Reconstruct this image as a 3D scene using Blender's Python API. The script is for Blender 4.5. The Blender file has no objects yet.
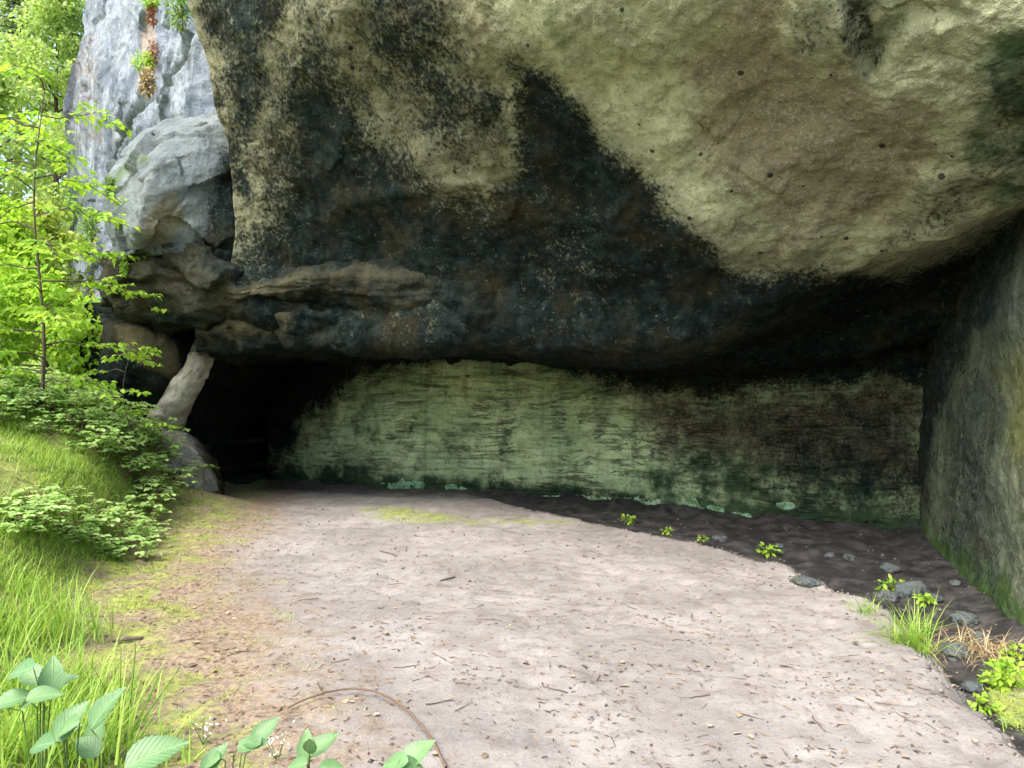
import bpy, math, random
import numpy as np
from mathutils import Vector

random.seed(7)
RNG = np.random.default_rng(11)
SC = bpy.context.scene
COL = SC.collection
F = 739.6
CAMZ = 1.6
PITCH = math.atan(16 / F)
cp, sp = math.cos(PITCH), math.sin(PITCH)

# ------------------------------------------------------------------ maths helpers
def P(px, py, D):
    a = (px - 512) / F; b = (384 - py) / F
    y = cp - b * sp; z = sp + b * cp
    return np.array([a * D / y, D, CAMZ + z * D / y])

def pix(V):
    x = V[..., 0]; y = V[..., 1]; z = V[..., 2] - CAMZ
    f = np.maximum(y * cp + z * sp, 0.05); u = -y * sp + z * cp
    return 512 + F * x / f, 384 - F * u / f

def sstep(a, b, x):
    t = np.clip((x - a) / (b - a), 0, 1)
    return t * t * (3 - 2 * t)

def _h(ix, iy, iz, s):
    n = (ix * 374761393 + iy * 668265263 + iz * 2147483647 + s * 1274126177) & 0xffffffff
    n = ((n ^ (n >> 13)) * 1274126177) & 0xffffffff
    n = ((n ^ (n >> 16)) * 2246822519) & 0xffffffff
    return n ^ (n >> 15)

def perlin(p, seed=0):
    p = np.asarray(p, dtype=np.float64)
    i = np.floor(p).astype(np.int64); f = p - i
    w = f * f * f * (f * (f * 6 - 15) + 10)
    out = 0
    for dx in (0, 1):
        for dy in (0, 1):
            for dz in (0, 1):
                hh = _h(i[..., 0] + dx, i[..., 1] + dy, i[..., 2] + dz, seed)
                gx = ((hh & 1023) / 511.5) - 1; gy = (((hh >> 10) & 1023) / 511.5) - 1; gz = (((hh >> 20) & 1023) / 511.5) - 1
                d = gx * (f[..., 0] - dx) + gy * (f[..., 1] - dy) + gz * (f[..., 2] - dz)
                wx = w[..., 0] if dx else 1 - w[..., 0]
                wy = w[..., 1] if dy else 1 - w[..., 1]
                wz = w[..., 2] if dz else 1 - w[..., 2]
                out = out + d * wx * wy * wz
    return out

def fbm(p, octv=5, scale=1.0, seed=0, gain=0.5, stretch=(1, 1, 1)):
    p = np.asarray(p) * np.array(stretch) * scale
    a = 1.0; s = 0
    for o in range(octv):
        s = s + a * perlin(p, seed + o * 17)
        p = p * 2.03 + 7.3; a *= gain
    return s

def ridged(p, octv=4, scale=1.0, seed=0, stretch=(1, 1, 1)):
    p = np.asarray(p) * np.array(stretch) * scale
    a = 1.0; s = 0
    for o in range(octv):
        s = s + a * (1 - np.abs(perlin(p, seed + o * 13)) * 2.2)
        p = p * 2.1 + 3.1; a *= 0.5
    return s - 1.0

def facets(p, scale=1.0, seed=0, stretch=(1, 1, 1)):
    """broken planar faces: every cell of a jittered lattice is a tilted plane"""
    q = np.asarray(p) * np.array(stretch) * scale
    i = np.floor(q).astype(np.int64); best = np.full(q.shape[:-1], 1e9); out = np.zeros(q.shape[:-1])
    for dx in (-1, 0, 1):
        for dy in (-1, 0, 1):
            for dz in (-1, 0, 1):
                c = i + np.array([dx, dy, dz])
                h = _h(c[..., 0], c[..., 1], c[..., 2], seed); h2 = _h(c[..., 0], c[..., 1], c[..., 2], seed + 91)
                o = np.stack([(h & 1023), (h >> 10) & 1023, (h >> 20) & 1023], -1) / 1023.0
                r = q - c - o; d = np.sum(r * r, -1)
                g = np.stack([(h2 & 1023), (h2 >> 10) & 1023, (h2 >> 20) & 1023], -1) / 511.5 - 1
                val = np.sum(r * g, -1) + ((h2 >> 5) & 255) / 255.0 * .5 - .25
                m = d < best; out = np.where(m, val, out); best = np.minimum(best, d)
    return out

def polysd(x, y, poly):
    """signed distance to a polygon, positive inside"""
    poly = np.asarray(poly, float); n = len(poly)
    best = np.full(np.shape(x), 1e18); inside = np.zeros(np.shape(x), bool)
    for k in range(n):
        ax, ay = poly[k]; bx, by = poly[(k + 1) % n]
        ex, ey = bx - ax, by - ay
        t = np.clip(((x - ax) * ex + (y - ay) * ey) / (ex * ex + ey * ey + 1e-12), 0, 1)
        best = np.minimum(best, (x - ax - t * ex) ** 2 + (y - ay - t * ey) ** 2)
        c = ((ay > y) != (by > y))
        with np.errstate(divide='ignore', invalid='ignore'):
            xi = ax + (y - ay) * ex / (ey if ey != 0 else 1e-12)
        inside ^= c & (x < xi)
    d = np.sqrt(best)
    return np.where(inside, d, -d)

def soft(x, y, poly, f):
    return sstep(-f, f, polysd(x, y, poly))

# ------------------------------------------------------------------ mesh helpers
def link(o, parent=None):
    COL.objects.link(o)
    if parent: o.parent = parent
    return o

def mesh_np(name, V, faces, mat, parent=None, attrs=None, smooth=True):
    me = bpy.data.meshes.new(name)
    V = np.asarray(V, float).reshape(-1, 3)
    if isinstance(faces, np.ndarray):
        n, k = faces.shape
        me.vertices.add(len(V)); me.vertices.foreach_set('co', V.ravel())
        me.loops.add(n * k); me.loops.foreach_set('vertex_index', faces.ravel().astype(np.int32))
        me.polygons.add(n)
        me.polygons.foreach_set('loop_start', np.arange(0, n * k, k, dtype=np.int32))
        me.polygons.foreach_set('loop_total', np.full(n, k, np.int32))
        me.update(calc_edges=True)
    else:
        me.from_pydata([tuple(v) for v in V], [], faces)
    if attrs:
        for an, arr in attrs.items():
            arr = np.asarray(arr, float)
            if arr.ndim == 1:
                at = me.attributes.new(an, 'FLOAT', 'POINT'); at.data.foreach_set('value', arr)
            else:
                c4 = np.ones((len(V), 4)); c4[:, :arr.shape[1]] = arr
                at = me.attributes.new(an, 'FLOAT_COLOR', 'POINT'); at.data.foreach_set('color', c4.ravel())
    if smooth:
        me.polygons.foreach_set('use_smooth', np.ones(len(me.polygons), bool))
    me.materials.append(mat); me.validate(); me.update()
    o = bpy.data.objects.new(name, me)
    return link(o, parent)

def tag(o, label=None, cat=None, group=None, kind=None):
    if label: o['label'] = label
    if cat: o['category'] = cat
    if group: o['group'] = group
    if kind: o['kind'] = kind
    return o

def empty(name, loc, rz=0):
    o = bpy.data.objects.new(name, None); link(o); o.location = tuple(loc); o.rotation_euler = (0, 0, rz)
    o.empty_display_size = .1
    return o

def copy_tree(o, parent=None):
    c = o.copy(); COL.objects.link(c)
    if parent: c.parent = parent
    for ch in list(o.children): copy_tree(ch, c)
    return c

def catmull(ctrl, counts):
    """ctrl (n,m,3) -> interpolated along axis 0, counts samples per segment"""
    n = len(ctrl); out = []
    for k in range(n - 1):
        p1, p2 = ctrl[k], ctrl[k + 1]
        p0 = ctrl[k - 1] if k > 0 else 2 * p1 - p2
        p3 = ctrl[k + 2] if k + 2 < n else 2 * p2 - p1
        t = np.linspace(0, 1, counts[k], endpoint=False).reshape((-1,) + (1,) * (p1.ndim))
        out.append(0.5 * ((2 * p1) + (-p0 + p2) * t + (2 * p0 - 5 * p1 + 4 * p2 - p3) * t * t + (-p0 + 3 * p1 - 3 * p2 + p3) * t ** 3))
    out.append(ctrl[-1][None])
    return np.concatenate(out, 0)

def linear(ctrl, counts):
    out = []
    for k in range(len(ctrl) - 1):
        t = np.linspace(0, 1, counts[k], endpoint=False).reshape((-1,) + (1,) * ctrl[k].ndim)
        out.append(ctrl[k] * (1 - t) + ctrl[k + 1] * t)
    out.append(ctrl[-1][None]); return np.concatenate(out, 0)

def grid_normals(G):
    du = np.gradient(G, axis=0); dv = np.gradient(G, axis=1)
    n = np.cross(du, dv); return n / (np.linalg.norm(n, axis=-1, keepdims=True) + 1e-9)

def rock_grid(name, ctrl, mat, disp, masks, back=3.0, pitch=3.0, maxseg=80, lin=False, parent=None, smooth=True):
    """ctrl: rows x cols of world points. Dense smooth surface, noise displaced, closed backwards."""
    C = np.array(ctrl, float)
    def counts(A):
        # spacing by apparent size
        res = []
        for k in range(len(A) - 1):
            d = np.linalg.norm(A[k + 1] - A[k], axis=-1)
            dist = np.linalg.norm((A[k + 1] + A[k]) / 2 - np.array([0, 0, CAMZ]), axis=-1)
            res.append(int(np.clip(np.max(d / dist) * F / pitch, 3, maxseg)))
        return res
    ip = linear if lin else catmull
    R = ip(C, counts(C))
    T = R.transpose(1, 0, 2)
    G = ip(T, counts(C.transpose(1, 0, 2))).transpose(1, 0, 2)
    N = grid_normals(G)
    c = np.array([0, 0, CAMZ]) - G
    N = N * np.sign(np.sum(N * c, -1).mean())
    G = G + N * disp(G)[..., None]
    nr, nc = G.shape[:2]
    M = masks(G) if masks else np.zeros(G.shape)
    idx = np.arange(nr * nc).reshape(nr, nc)
    q = np.stack([idx[:-1, :-1], idx[:-1, 1:], idx[1:, 1:], idx[1:, :-1]], -1).reshape(-1, 4)
    V = G.reshape(-1, 3); MM = M.reshape(-1, 3)
    ring = np.concatenate([idx[0, :-1], idx[:-1, -1], idx[-1, :0:-1], idx[:0:-1, 0]])
    if back:
        bvec = np.array(back if np.ndim(back) else (0, back, 0), float)
        rv = V[ring] + bvec
        b0 = len(V); V = np.concatenate([V, rv]); MM = np.concatenate([MM, MM[ring]])
        L = len(ring); k = np.arange(L); k2 = (k + 1) % L
        q2 = np.stack([ring[k], b0 + k, b0 + k2, ring[k2]], -1)
        cen = rv.mean(0); ci = len(V); V = np.concatenate([V, cen[None]]); MM = np.concatenate([MM, MM[:1] * 0])
        q3 = np.stack([b0 + k, np.full(L, ci), np.full(L, ci), b0 + k2], -1)
        faces = [tuple(f) for f in np.concatenate([q, q2])] + [(int(a[0]), int(a[1]), int(a[3])) for a in q3]
    else:
        faces = q
    return mesh_np(name, V, faces, mat, parent, {'mask': MM}, smooth)

# ------------------------------------------------------------------ node helper
class NT:
    def __init__(s, name):
        s.m = bpy.data.materials.new(name); s.m.use_nodes = True
        s.t = s.m.node_tree; s.t.nodes.clear()
        s.out = s.t.nodes.new('ShaderNodeOutputMaterial')
        s.tc = s.t.nodes.new('ShaderNodeTexCoord')
        s.obj = s.tc.outputs['Object']
    def n(s, typ, **kw):
        nd = s.t.nodes.new(typ)
        for k, v in kw.items(): setattr(nd, k, v)
        return nd
    def put(s, sock, v):
        if isinstance(v, bpy.types.NodeSocket): s.t.links.new(v, sock)
        else:
            if sock.type == 'RGBA' and len(v) == 3: v = (*v, 1)
            sock.default_value = v
    def map(s, scale, loc=(0, 0, 0), vec=None):
        nd = s.n('ShaderNodeMapping'); s.put(nd.inputs['Vector'], vec or s.obj)
        nd.inputs['Scale'].default_value = scale; nd.inputs['Location'].default_value = loc
        return nd.outputs[0]
    def noise(s, scale, detail=6, rough=.55, vec=None, dist=0, color=False):
        nd = s.n('ShaderNodeTexNoise'); s.put(nd.inputs['Vector'], vec or s.obj)
        nd.inputs['Scale'].default_value = scale; nd.inputs['Detail'].default_value = detail
        nd.inputs['Roughness'].default_value = rough; nd.inputs['Distortion'].default_value = dist
        return nd.outputs['Color' if color else 'Fac']
    def vor(s, scale, vec=None, feature='F1', out='Distance', rnd=1.0):
        nd = s.n('ShaderNodeTexVoronoi', feature=feature); s.put(nd.inputs['Vector'], vec or s.obj)
        nd.inputs['Scale'].default_value = scale; nd.inputs['Randomness'].default_value = rnd
        return nd.outputs[out], nd
    def math(s, op, a, b=0.0, c=0.0, clamp=False):
        nd = s.n('ShaderNodeMath', operation=op, use_clamp=clamp)
        s.put(nd.inputs[0], a); s.put(nd.inputs[1], b); s.put(nd.inputs[2], c)
        return nd.outputs[0]
    def ss(s, a, b, x):
        nd = s.n('ShaderNodeMapRange', interpolation_type='SMOOTHSTEP')
        s.put(nd.inputs['Value'], x); nd.inputs['From Min'].default_value = a; nd.inputs['From Max'].default_value = b
        return nd.outputs[0]
    def mix(s, f, a, b, blend='MIX'):
        nd = s.n('ShaderNodeMix', data_type='RGBA', blend_type=blend)
        s.put(nd.inputs[0], f); s.put(nd.inputs[6], a); s.put(nd.inputs[7], b)
        return nd.outputs[2]
    def ramp(s, f, stops):
        nd = s.n('ShaderNodeValToRGB'); s.put(nd.inputs[0], f)
        e = nd.color_ramp.elements
        while len(e) < len(stops): e.new(.5)
        for k, (p, c) in enumerate(stops):
            e[k].position = p; e[k].color = (*c, 1) if len(c) == 3 else c
        return nd.outputs[0]
    def attr(s, name, sep=True):
        nd = s.n('ShaderNodeAttribute', attribute_name=name)
        if not sep: return nd.outputs['Fac']
        sx = s.n('ShaderNodeSeparateColor'); s.t.links.new(nd.outputs['Color'], sx.inputs[0])
        return sx.outputs[0], sx.outputs[1], sx.outputs[2]
    def bump(s, h, strength, dist, normal=None):
        nd = s.n('ShaderNodeBump'); s.put(nd.inputs['Height'], h)
        nd.inputs['Strength'].default_value = strength; nd.inputs['Distance'].default_value = dist
        if normal: s.t.links.new(normal, nd.inputs['Normal'])
        return nd.outputs[0]
    def princ(s, col, rough=.9, normal=None, spec=.25):
        b = s.n('ShaderNodeBsdfPrincipled'); s.put(b.inputs['Base Color'], col); s.put(b.inputs['Roughness'], rough)
        b.inputs['Specular IOR Level'].default_value = spec
        if normal: s.t.links.new(normal, b.inputs['Normal'])
        s.t.links.new(b.outputs[0], s.out.inputs[0])
        return s.m

def rock_mat(name, light, dark, brown, green, stain_shade, pits=0.5, strata=0.0, streak=0.0, bumpd=.05, mott=.5, scale=1.0, pale=None):
    """mask.r black growth and painted shade, mask.g green algae, mask.b brown (or pale crust)"""
    s = NT(name)
    r, g, b = s.attr('mask')
    n1 = s.noise(.9 * scale, 4, .62); n2 = s.noise(5 * scale, 5, .68); n3 = s.noise(22 * scale, 4, .7); n4 = s.noise(80, 2, .7)
    col = s.mix(s.ss(.35, .65, n1), dark, light)
    nb = s.math('ADD', b, s.math('MULTIPLY', s.math('SUBTRACT', n2, .5), 1.1))
    col = s.mix(s.ss(.15, .85, nb), col, brown if pale is None else pale)
    # mottling at two sizes
    col = s.mix(s.math('MULTIPLY', s.ss(.48, .66, n2), mott), col, s.mix(.65, col, (.03, .03, .025)), 'MIX')
    col = s.mix(s.math('MULTIPLY', s.ss(.5, .72, n3), .5), col, (.05, .048, .04))
    col = s.mix(s.math('MULTIPLY', s.ss(.52, .68, s.noise(34 * scale, 3, .7)), .22), col, tuple(min(.7, c * 1.6) for c in light))
    hh = s.math('ADD', s.math('MULTIPLY', n2, .6), s.math('MULTIPLY', n3, .4))
    hh = s.math('ADD', hh, s.math('MULTIPLY', n4, .14))
    if streak:
        st = s.noise(1.0, 6, .6, vec=s.map((7, 7, .45)))
        col = s.mix(s.math('MULTIPLY', s.ss(.5, .68, st), streak), col, (.035, .04, .038))
        st2 = s.noise(1.0, 5, .6, vec=s.map((11, 11, .6), (3, 1, 0)))
        col = s.mix(s.math('MULTIPLY', s.ss(.55, .7, st2), streak * .6), col, (.6, .6, .55))
    if strata:
        wv = s.map((.55, .55, 3.4)); wn = s.noise(1.0, 5, .6, vec=wv, dist=.35)
        wn2 = s.noise(1.9, 5, .6, vec=wv, dist=.5)
        l1 = s.math('SUBTRACT', 1, s.ss(.0, .022, s.math('ABSOLUTE', s.math('SUBTRACT', wn, .5))))
        l2 = s.math('SUBTRACT', 1, s.ss(.0, .02, s.math('ABSOLUTE', s.math('SUBTRACT', wn2, .47))))
        brk = s.ss(.42, .58, s.noise(2.2, 4, .6))
        ln = s.math('MULTIPLY', s.math('MAXIMUM', l1, l2), brk)
        col = s.mix(s.math('MULTIPLY', ln, strata), col, (.02, .024, .02))
        hh = s.math('SUBTRACT', hh, s.math('MULTIPLY', ln, .5))
        rw = s.noise(1.0, 4, .6, vec=s.map((1.5, 1.5, 15))); col = s.mix(s.math('MULTIPLY', s.ss(.5, .66, rw), .42), col, (.07, .085, .05)); hh = s.math('SUBTRACT', hh, s.math('MULTIPLY', rw, .5))
    if green:
        gn = s.math('ADD', g, s.math('MULTIPLY', s.math('SUBTRACT', s.noise(3.2, 7, .65), .5), 1.3))
        col = s.mix(s.math('MULTIPLY', s.ss(.32, .75, gn), .92), col, s.mix(n2, green, tuple(c * .45 for c in green)))
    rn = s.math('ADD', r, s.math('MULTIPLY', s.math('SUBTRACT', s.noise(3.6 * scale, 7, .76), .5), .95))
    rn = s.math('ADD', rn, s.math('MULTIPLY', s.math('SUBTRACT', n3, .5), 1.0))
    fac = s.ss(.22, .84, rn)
    stc = s.mix(s.ss(.42, .72, s.noise(6, 5, .72)), stain_shade, tuple(c * 2.6 + .006 for c in stain_shade))
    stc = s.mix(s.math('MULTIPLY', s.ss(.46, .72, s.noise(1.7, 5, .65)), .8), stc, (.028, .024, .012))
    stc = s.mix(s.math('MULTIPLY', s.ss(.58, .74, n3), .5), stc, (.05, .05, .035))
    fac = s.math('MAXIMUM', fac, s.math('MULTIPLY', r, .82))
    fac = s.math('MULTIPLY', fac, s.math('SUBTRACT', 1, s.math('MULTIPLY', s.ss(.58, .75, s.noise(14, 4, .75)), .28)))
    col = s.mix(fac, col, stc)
    if pits:
        d, nd = s.vor(6.5 * scale); rs = s.n('ShaderNodeSeparateColor'); s.t.links.new(nd.outputs['Color'], rs.inputs[0])
        keep = s.math('GREATER_THAN', rs.outputs[0], 1 - pits * .35)
        rad = s.math('MULTIPLY', rs.outputs[1], .2)
        wob = s.math('ADD', d, s.math('MULTIPLY', s.math('SUBTRACT', n3, .5), .2))
        pit = s.math('MULTIPLY', keep, s.math('LESS_THAN', wob, rad))
        col = s.mix(s.math('MULTIPLY', pit, .88), col, (.012, .014, .014))
        hh = s.math('SUBTRACT', hh, s.math('MULTIPLY', pit, .8))
    nrm = s.bump(hh, 1.0, bumpd)
    return s.princ(col, .95, nrm, .06)

STAIN_SHADE = (.0055, .0095, .0085)
M_over = rock_mat('overhang_sandstone', (.41, .42, .255), (.26, .275, .165), (.195, .175, .11), (.05, .1, .035), STAIN_SHADE, pits=.95, bumpd=.06, mott=.45)
M_brown = rock_mat('brown_sandstone', (.10, .088, .045), (.05, .048, .028), (.035, .034, .022), (.05, .09, .035), STAIN_SHADE, pits=.3, bumpd=.06, mott=.7)
M_back = rock_mat('algae_sandstone', (.52, .64, .33), (.30, .41, .20), (.2, .3, .2), (.014, .042, .018), STAIN_SHADE, pits=.12, strata=.5, streak=.28, bumpd=.07, mott=.55, pale=(.115, .095, .05))
M_side = rock_mat('side_sandstone', (.20, .225, .13), (.085, .105, .07), (.22, .23, .06), (.07, .14, .02), (.012, .018, .017), pits=.6, streak=.18, bumpd=.07, mott=.8)
M_cliff = rock_mat('weathered_cliff_stone', (.275, .31, .345), (.12, .15, .185), (.36, .28, .2), (.12, .2, .05), (.02, .025, .03), pits=.25, streak=.4, bumpd=.09, mott=.5)
M_block = rock_mat('grey_block_stone', (.19, .215, .215), (.11, .132, .136), (.22, .2, .13), (.12, .2, .05), STAIN_SHADE, pits=.35, streak=.1, bumpd=.06, mott=.5)

def ground_mat():
    s = NT('sandy_earth')
    moss, damp, litter = s.attr('mask')
    n1 = s.noise(.8, 4, .6); n2 = s.noise(4.5, 6, .65); n3 = s.noise(26, 5, .7); n4 = s.noise(110, 3, .75)
    sand = s.mix(s.ss(.38, .62, n1), (.176, .164, .148), (.24, .224, .202))
    sand = s.mix(s.math('MULTIPLY', s.ss(.45, .68, n2), .5), sand, (.115, .099, .088))
    sand = s.mix(s.math('MULTIPLY', s.ss(.54, .7, n3), .6), sand, (.10, .078, .06))
    sand = s.mix(s.math('MULTIPLY', s.ss(.55, .68, n4), .4), sand, (.33, .295, .27))
    lit = s.mix(s.ss(.4, .6, n3), (.15, .105, .065), (.26, .20, .13))
    lit = s.mix(s.ss(.5, .66, n4), lit, (.10, .07, .05))
    ln = s.math('ADD', litter, s.math('MULTIPLY', s.math('SUBTRACT', n2, .5), 1.1))
    col = s.mix(s.math('MULTIPLY', s.ss(.25, .85, ln), .9), sand, lit)
    mn = s.math('ADD', moss, s.math('MULTIPLY', s.math('SUBTRACT', s.noise(3.4, 9, .72), .5), 1.5))
    mn = s.math('ADD', mn, s.math('MULTIPLY', s.math('SUBTRACT', n3, .5), .7))
    mc = s.mix(s.ss(.35, .65, s.noise(9, 5, .7)), (.11, .16, .03), (.27, .29, .07))
    col = s.mix(s.math('MULTIPLY', s.ss(.4, .7, mn), .9), col, mc)
    dn = s.math('ADD', damp, s.math('MULTIPLY', s.math('SUBTRACT', n2, .5), .5))
    dc = s.mix(s.ss(.4, .65, n2), (.011, .011, .011), (.055, .051, .049))
    dfac = s.ss(.3, .7, dn)
    col = s.mix(s.math('MULTIPLY', dfac, .95), col, dc)
    hh = s.math('ADD', s.math('MULTIPLY', n2, .5), s.math('MULTIPLY', n3, .5)); hh = s.math('ADD', hh, s.math('MULTIPLY', n4, .2))
    return s.princ(col, s.math('SUBTRACT', .95, s.math('MULTIPLY', dfac, .3)), s.bump(hh, .8, .022), .2)
M_ground = ground_mat()

def leaf_mat(name, c1, c2, trans=.45, rough=.5):
    s = NT(name)
    v = s.attr('tint', False)
    col = s.mix(v, c1, c2)
    d = s.n('ShaderNodeBsdfPrincipled'); s.put(d.inputs['Base Color'], col); d.inputs['Roughness'].default_value = rough
    d.inputs['Specular IOR Level'].default_value = .35
    t = s.n('ShaderNodeBsdfTranslucent'); s.put(t.inputs['Color'], s.mix(.5, col, s.mix(1, col, (1.15, 1.2, .5), 'MULTIPLY')))
    mx = s.n('ShaderNodeMixShader'); mx.inputs[0].default_value = trans
    s.t.links.new(d.outputs[0], mx.inputs[1]); s.t.links.new(t.outputs[0], mx.inputs[2]); s.t.links.new(mx.outputs[0], s.out.inputs[0])
    return s.m

def bark_mat(name, c):
    s = NT(name); n = s.noise(14, 6, .7, vec=s.map((3, 3, .6)))
    return s.princ(s.mix(n, tuple(x * .5 for x in c), c), .9, s.bump(n, .8, .01))

M_lime = leaf_mat('lime_leaf', (.20, .40, .03), (.42, .58, .07), .5)
M_yell = leaf_mat('yellow_green_leaf', (.24, .36, .05), (.48, .54, .12), .5)
M_far = leaf_mat('far_leaf', (.28, .42, .10), (.50, .62, .22), .5)
M_fir = leaf_mat('fir_needle', (.26, .38, .13), (.46, .56, .26), .5)
M_bram = leaf_mat('bramble_leaf', (.26, .46, .10), (.52, .66, .28), .5, .4)
M_broad = leaf_mat('broad_bramble_leaf', (.06, .155, .05), (.17, .30, .115), .3, .36)
def add_veins(m):
    t = m.node_tree; pr = next(n for n in t.nodes if n.type == 'BSDF_PRINCIPLED')
    src = pr.inputs['Base Color'].links[0].from_socket
    s = NT.__new__(NT); s.m = m; s.t = t; s.tc = t.nodes.new('ShaderNodeTexCoord'); s.obj = s.tc.outputs['Object']
    u, v, _ = s.attr('leafuv')
    mid = s.math('SUBTRACT', 1, s.ss(.0, .04, v))
    k = s.math('FRACT', s.math('MULTIPLY', s.math('SUBTRACT', u, s.math('MULTIPLY', v, .75)), 9.0))
    lat = s.math('SUBTRACT', 1, s.ss(.0, .16, s.math('ABSOLUTE', s.math('SUBTRACT', k, .5))))
    ve = s.math('MAXIMUM', mid, s.math('MULTIPLY', lat, .6))
    c = s.mix(s.math('MULTIPLY', ve, .5), src, (.36, .50, .25))
    c = s.mix(s.math('MULTIPLY', s.ss(.5, .7, s.noise(30, 4, .6)), .35), c, (.06, .12, .03))
    t.links.new(c, pr.inputs['Base Color']); t.links.new(s.bump(s.math('SUBTRACT', 1, ve), .6, .004), pr.inputs['Normal'])
add_veins(M_broad)
M_grass = leaf_mat('grass_blade', (.16, .34, .03), (.40, .52, .10), .45)
M_fern = leaf_mat('fern_leaf', (.08, .2, .02), (.22, .34, .05), .45)
M_rust = leaf_mat('rust_leaf', (.20, .07, .03), (.32, .13, .06), .3)
M_dry = leaf_mat('dry_leaf', (.085, .05, .032), (.38, .29, .19), .15, .75)
M_straw = leaf_mat('straw', (.3, .22, .11), (.5, .4, .22), .2, .7)
M_bit = leaf_mat('needle_litter', (.05, .032, .02), (.32, .21, .12), .05, .8)
M_white = leaf_mat('white_petal', (.6, .6, .5), (.8, .8, .72), .3)
M_bark = bark_mat('bark', (.12, .09, .07)); M_stem = bark_mat('stem', (.2, .13, .08)); M_gstem = bark_mat('green_stem', (.12, .2, .05))
M_stick = bark_mat('stick_bark', (.17, .115, .08))

# ------------------------------------------------------------------ terrain
XE_Y = [-60, 0, 2.2, 3.2, 4.4, 5.9, 8, 10, 11.8, 14, 18, 60]
XE_X = [-1.6, -1.5, -1.45, -1.75, -2.6, -3.35, -4.0, -4.4, -4.75, -5.0, -5.3, -6]
TRENCH = [(2.75, -6), (2.45, 1.5), (2.33, 3.43), (2.5, 4.22), (2.72, 5.2), (2.86, 5.85), (2.7, 6.4), (2.62, 7.2), (2.35, 8.0), (1.58, 9.1), (.3, 10.9), (-1.0, 13.0), (-1.0, 16), (12, 16), (12, -6)]

def ground_parts(x, y):
    x = np.asarray(x, float); y = np.asarray(y, float)
    p = np.stack([x, y, np.zeros_like(x)], -1)
    wx = x + .17 * fbm(p, 5, 1.9, 5, .66)
    wy = y + .17 * fbm(p, 5, 1.9, 9, .66)
    d = np.interp(y, XE_Y, XE_X) - x + .25 * fbm(p, 2, .7, 3)
    k = np.interp(y, [0, 3, 5, 8, 10], [.35, .42, .66, 1.1, 1.32])
    dd = np.maximum(d, 0)
    bank = k * 1.75 * (1 - np.exp(-dd * .62 * sstep(-.2, 1.0, d))) + .05 * np.maximum(dd - 3, 0)
    bank = np.minimum(bank, 4.5)
    td = polysd(wx, wy, TRENCH)
    depth = np.interp(y, [-2, 2.5, 4.5, 7.5, 9.5, 12, 14], [.1, .28, .34, .33, .2, .08, .03])
    tr = depth * sstep(-.05, .22, td)
    z = bank - tr
    z = z + .34 * np.exp(-((x + 4.85) ** 2 + (y - 10.5) ** 2) / .9)
    xl = np.interp(y, [3, 4, 5.2, 6.4, 7.9, 9.3, 10.3, 14], [4.4, 4.0, 4.02, 4.38, 4.85, 5.3, 5.62, 6.5])
    yw = np.interp(x, [-9.2, -7.8, -5.74, -3.85, -1.99, .81, 2.9, 4.29, 5.5], [19, 17.6, 15.6, 14.1, 13.15, 12.5, 11.4, 10.65, 10.1])
    near = np.exp(-(np.minimum(xl - x, 3) / .3) ** 2) * sstep(2.5, 4, y) + .8 * np.exp(-((yw - y) / .35) ** 2) * sstep(-6, -4, x)
    z = z + near * np.clip(.08 + .12 * fbm(p, 4, 1.6, 71), 0, .2)
    # gentle dome of the path, lumps and scuffs
    z = z + .05 * fbm(p, 2, .45, 21)
    z = z + .028 * fbm(p, 3, 2.2, 31) + .010 * ridged(p, 3, 5.5, 41) * sstep(.6, -.4, d)
    foot = fbm(p, 2, 5.0, 51)
    z = z - .018 * sstep(.12, .4, foot) * sstep(.3, -.3, d)
    z = z + sstep(0.1, .5, td) * (.07 * fbm(p, 4, 1.8, 61, .5) + .03 * ridged(p, 3, 2.6, 67))
    return z, d, td

def gz(x, y):
    return ground_parts(x, y)[0]

def axis(segs):
    out = []
    for a, b, st in segs: out.append(np.arange(a, b - st * .3, st))
    out.append([segs[-1][1]]); return np.concatenate(out)
gx = axis([(-300, -60, 30), (-60, -14, 2), (-14, -8.5, .25), (-8.5, 6.2, .04), (6.2, 12, .3), (12, 60, 3), (60, 300, 30)])
gy = axis([(-200, -40, 20), (-40, -4, 1.5), (-4, 1.8, .2), (1.8, 7, .032), (7, 16.5, .07), (16.5, 40, .8), (40, 400, 30)])
X, Y = np.meshgrid(gx, gy, indexing='ij')
Z, DB, TD = ground_parts(X, Y)
GV = np.stack([X, Y, Z], -1)
def hlook(x, y):
    i = np.clip(np.searchsorted(gx, x) - 1, 0, len(gx) - 2); j = np.clip(np.searchsorted(gy, y) - 1, 0, len(gy) - 2)
    u = np.clip((x - gx[i]) / (gx[i + 1] - gx[i]), 0, 1); v = np.clip((y - gy[j]) / (gy[j + 1] - gy[j]), 0, 1)
    return (Z[i, j] * (1 - u) + Z[i + 1, j] * u) * (1 - v) + (Z[i, j + 1] * (1 - u) + Z[i + 1, j + 1] * u) * v
def gp(px, py, n=1):
    """the point of the ground seen in direction of a photo position"""
    D = np.concatenate([np.arange(1.2, 16, .02), np.arange(16, 60, .2)])
    a = (px - 512) / F; b = (384 - py) / F
    yy = cp - b * sp; zz = sp + b * cp
    pts = np.stack([a * D / yy, D, CAMZ + zz * D / yy], -1)
    h = hlook(pts[:, 0], pts[:, 1])
    w = np.where(pts[:, 2] < h)[0]
    i = w[0] if len(w) else len(D) - 1
    return np.array([pts[i, 0], pts[i, 1], h[i]])

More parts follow.
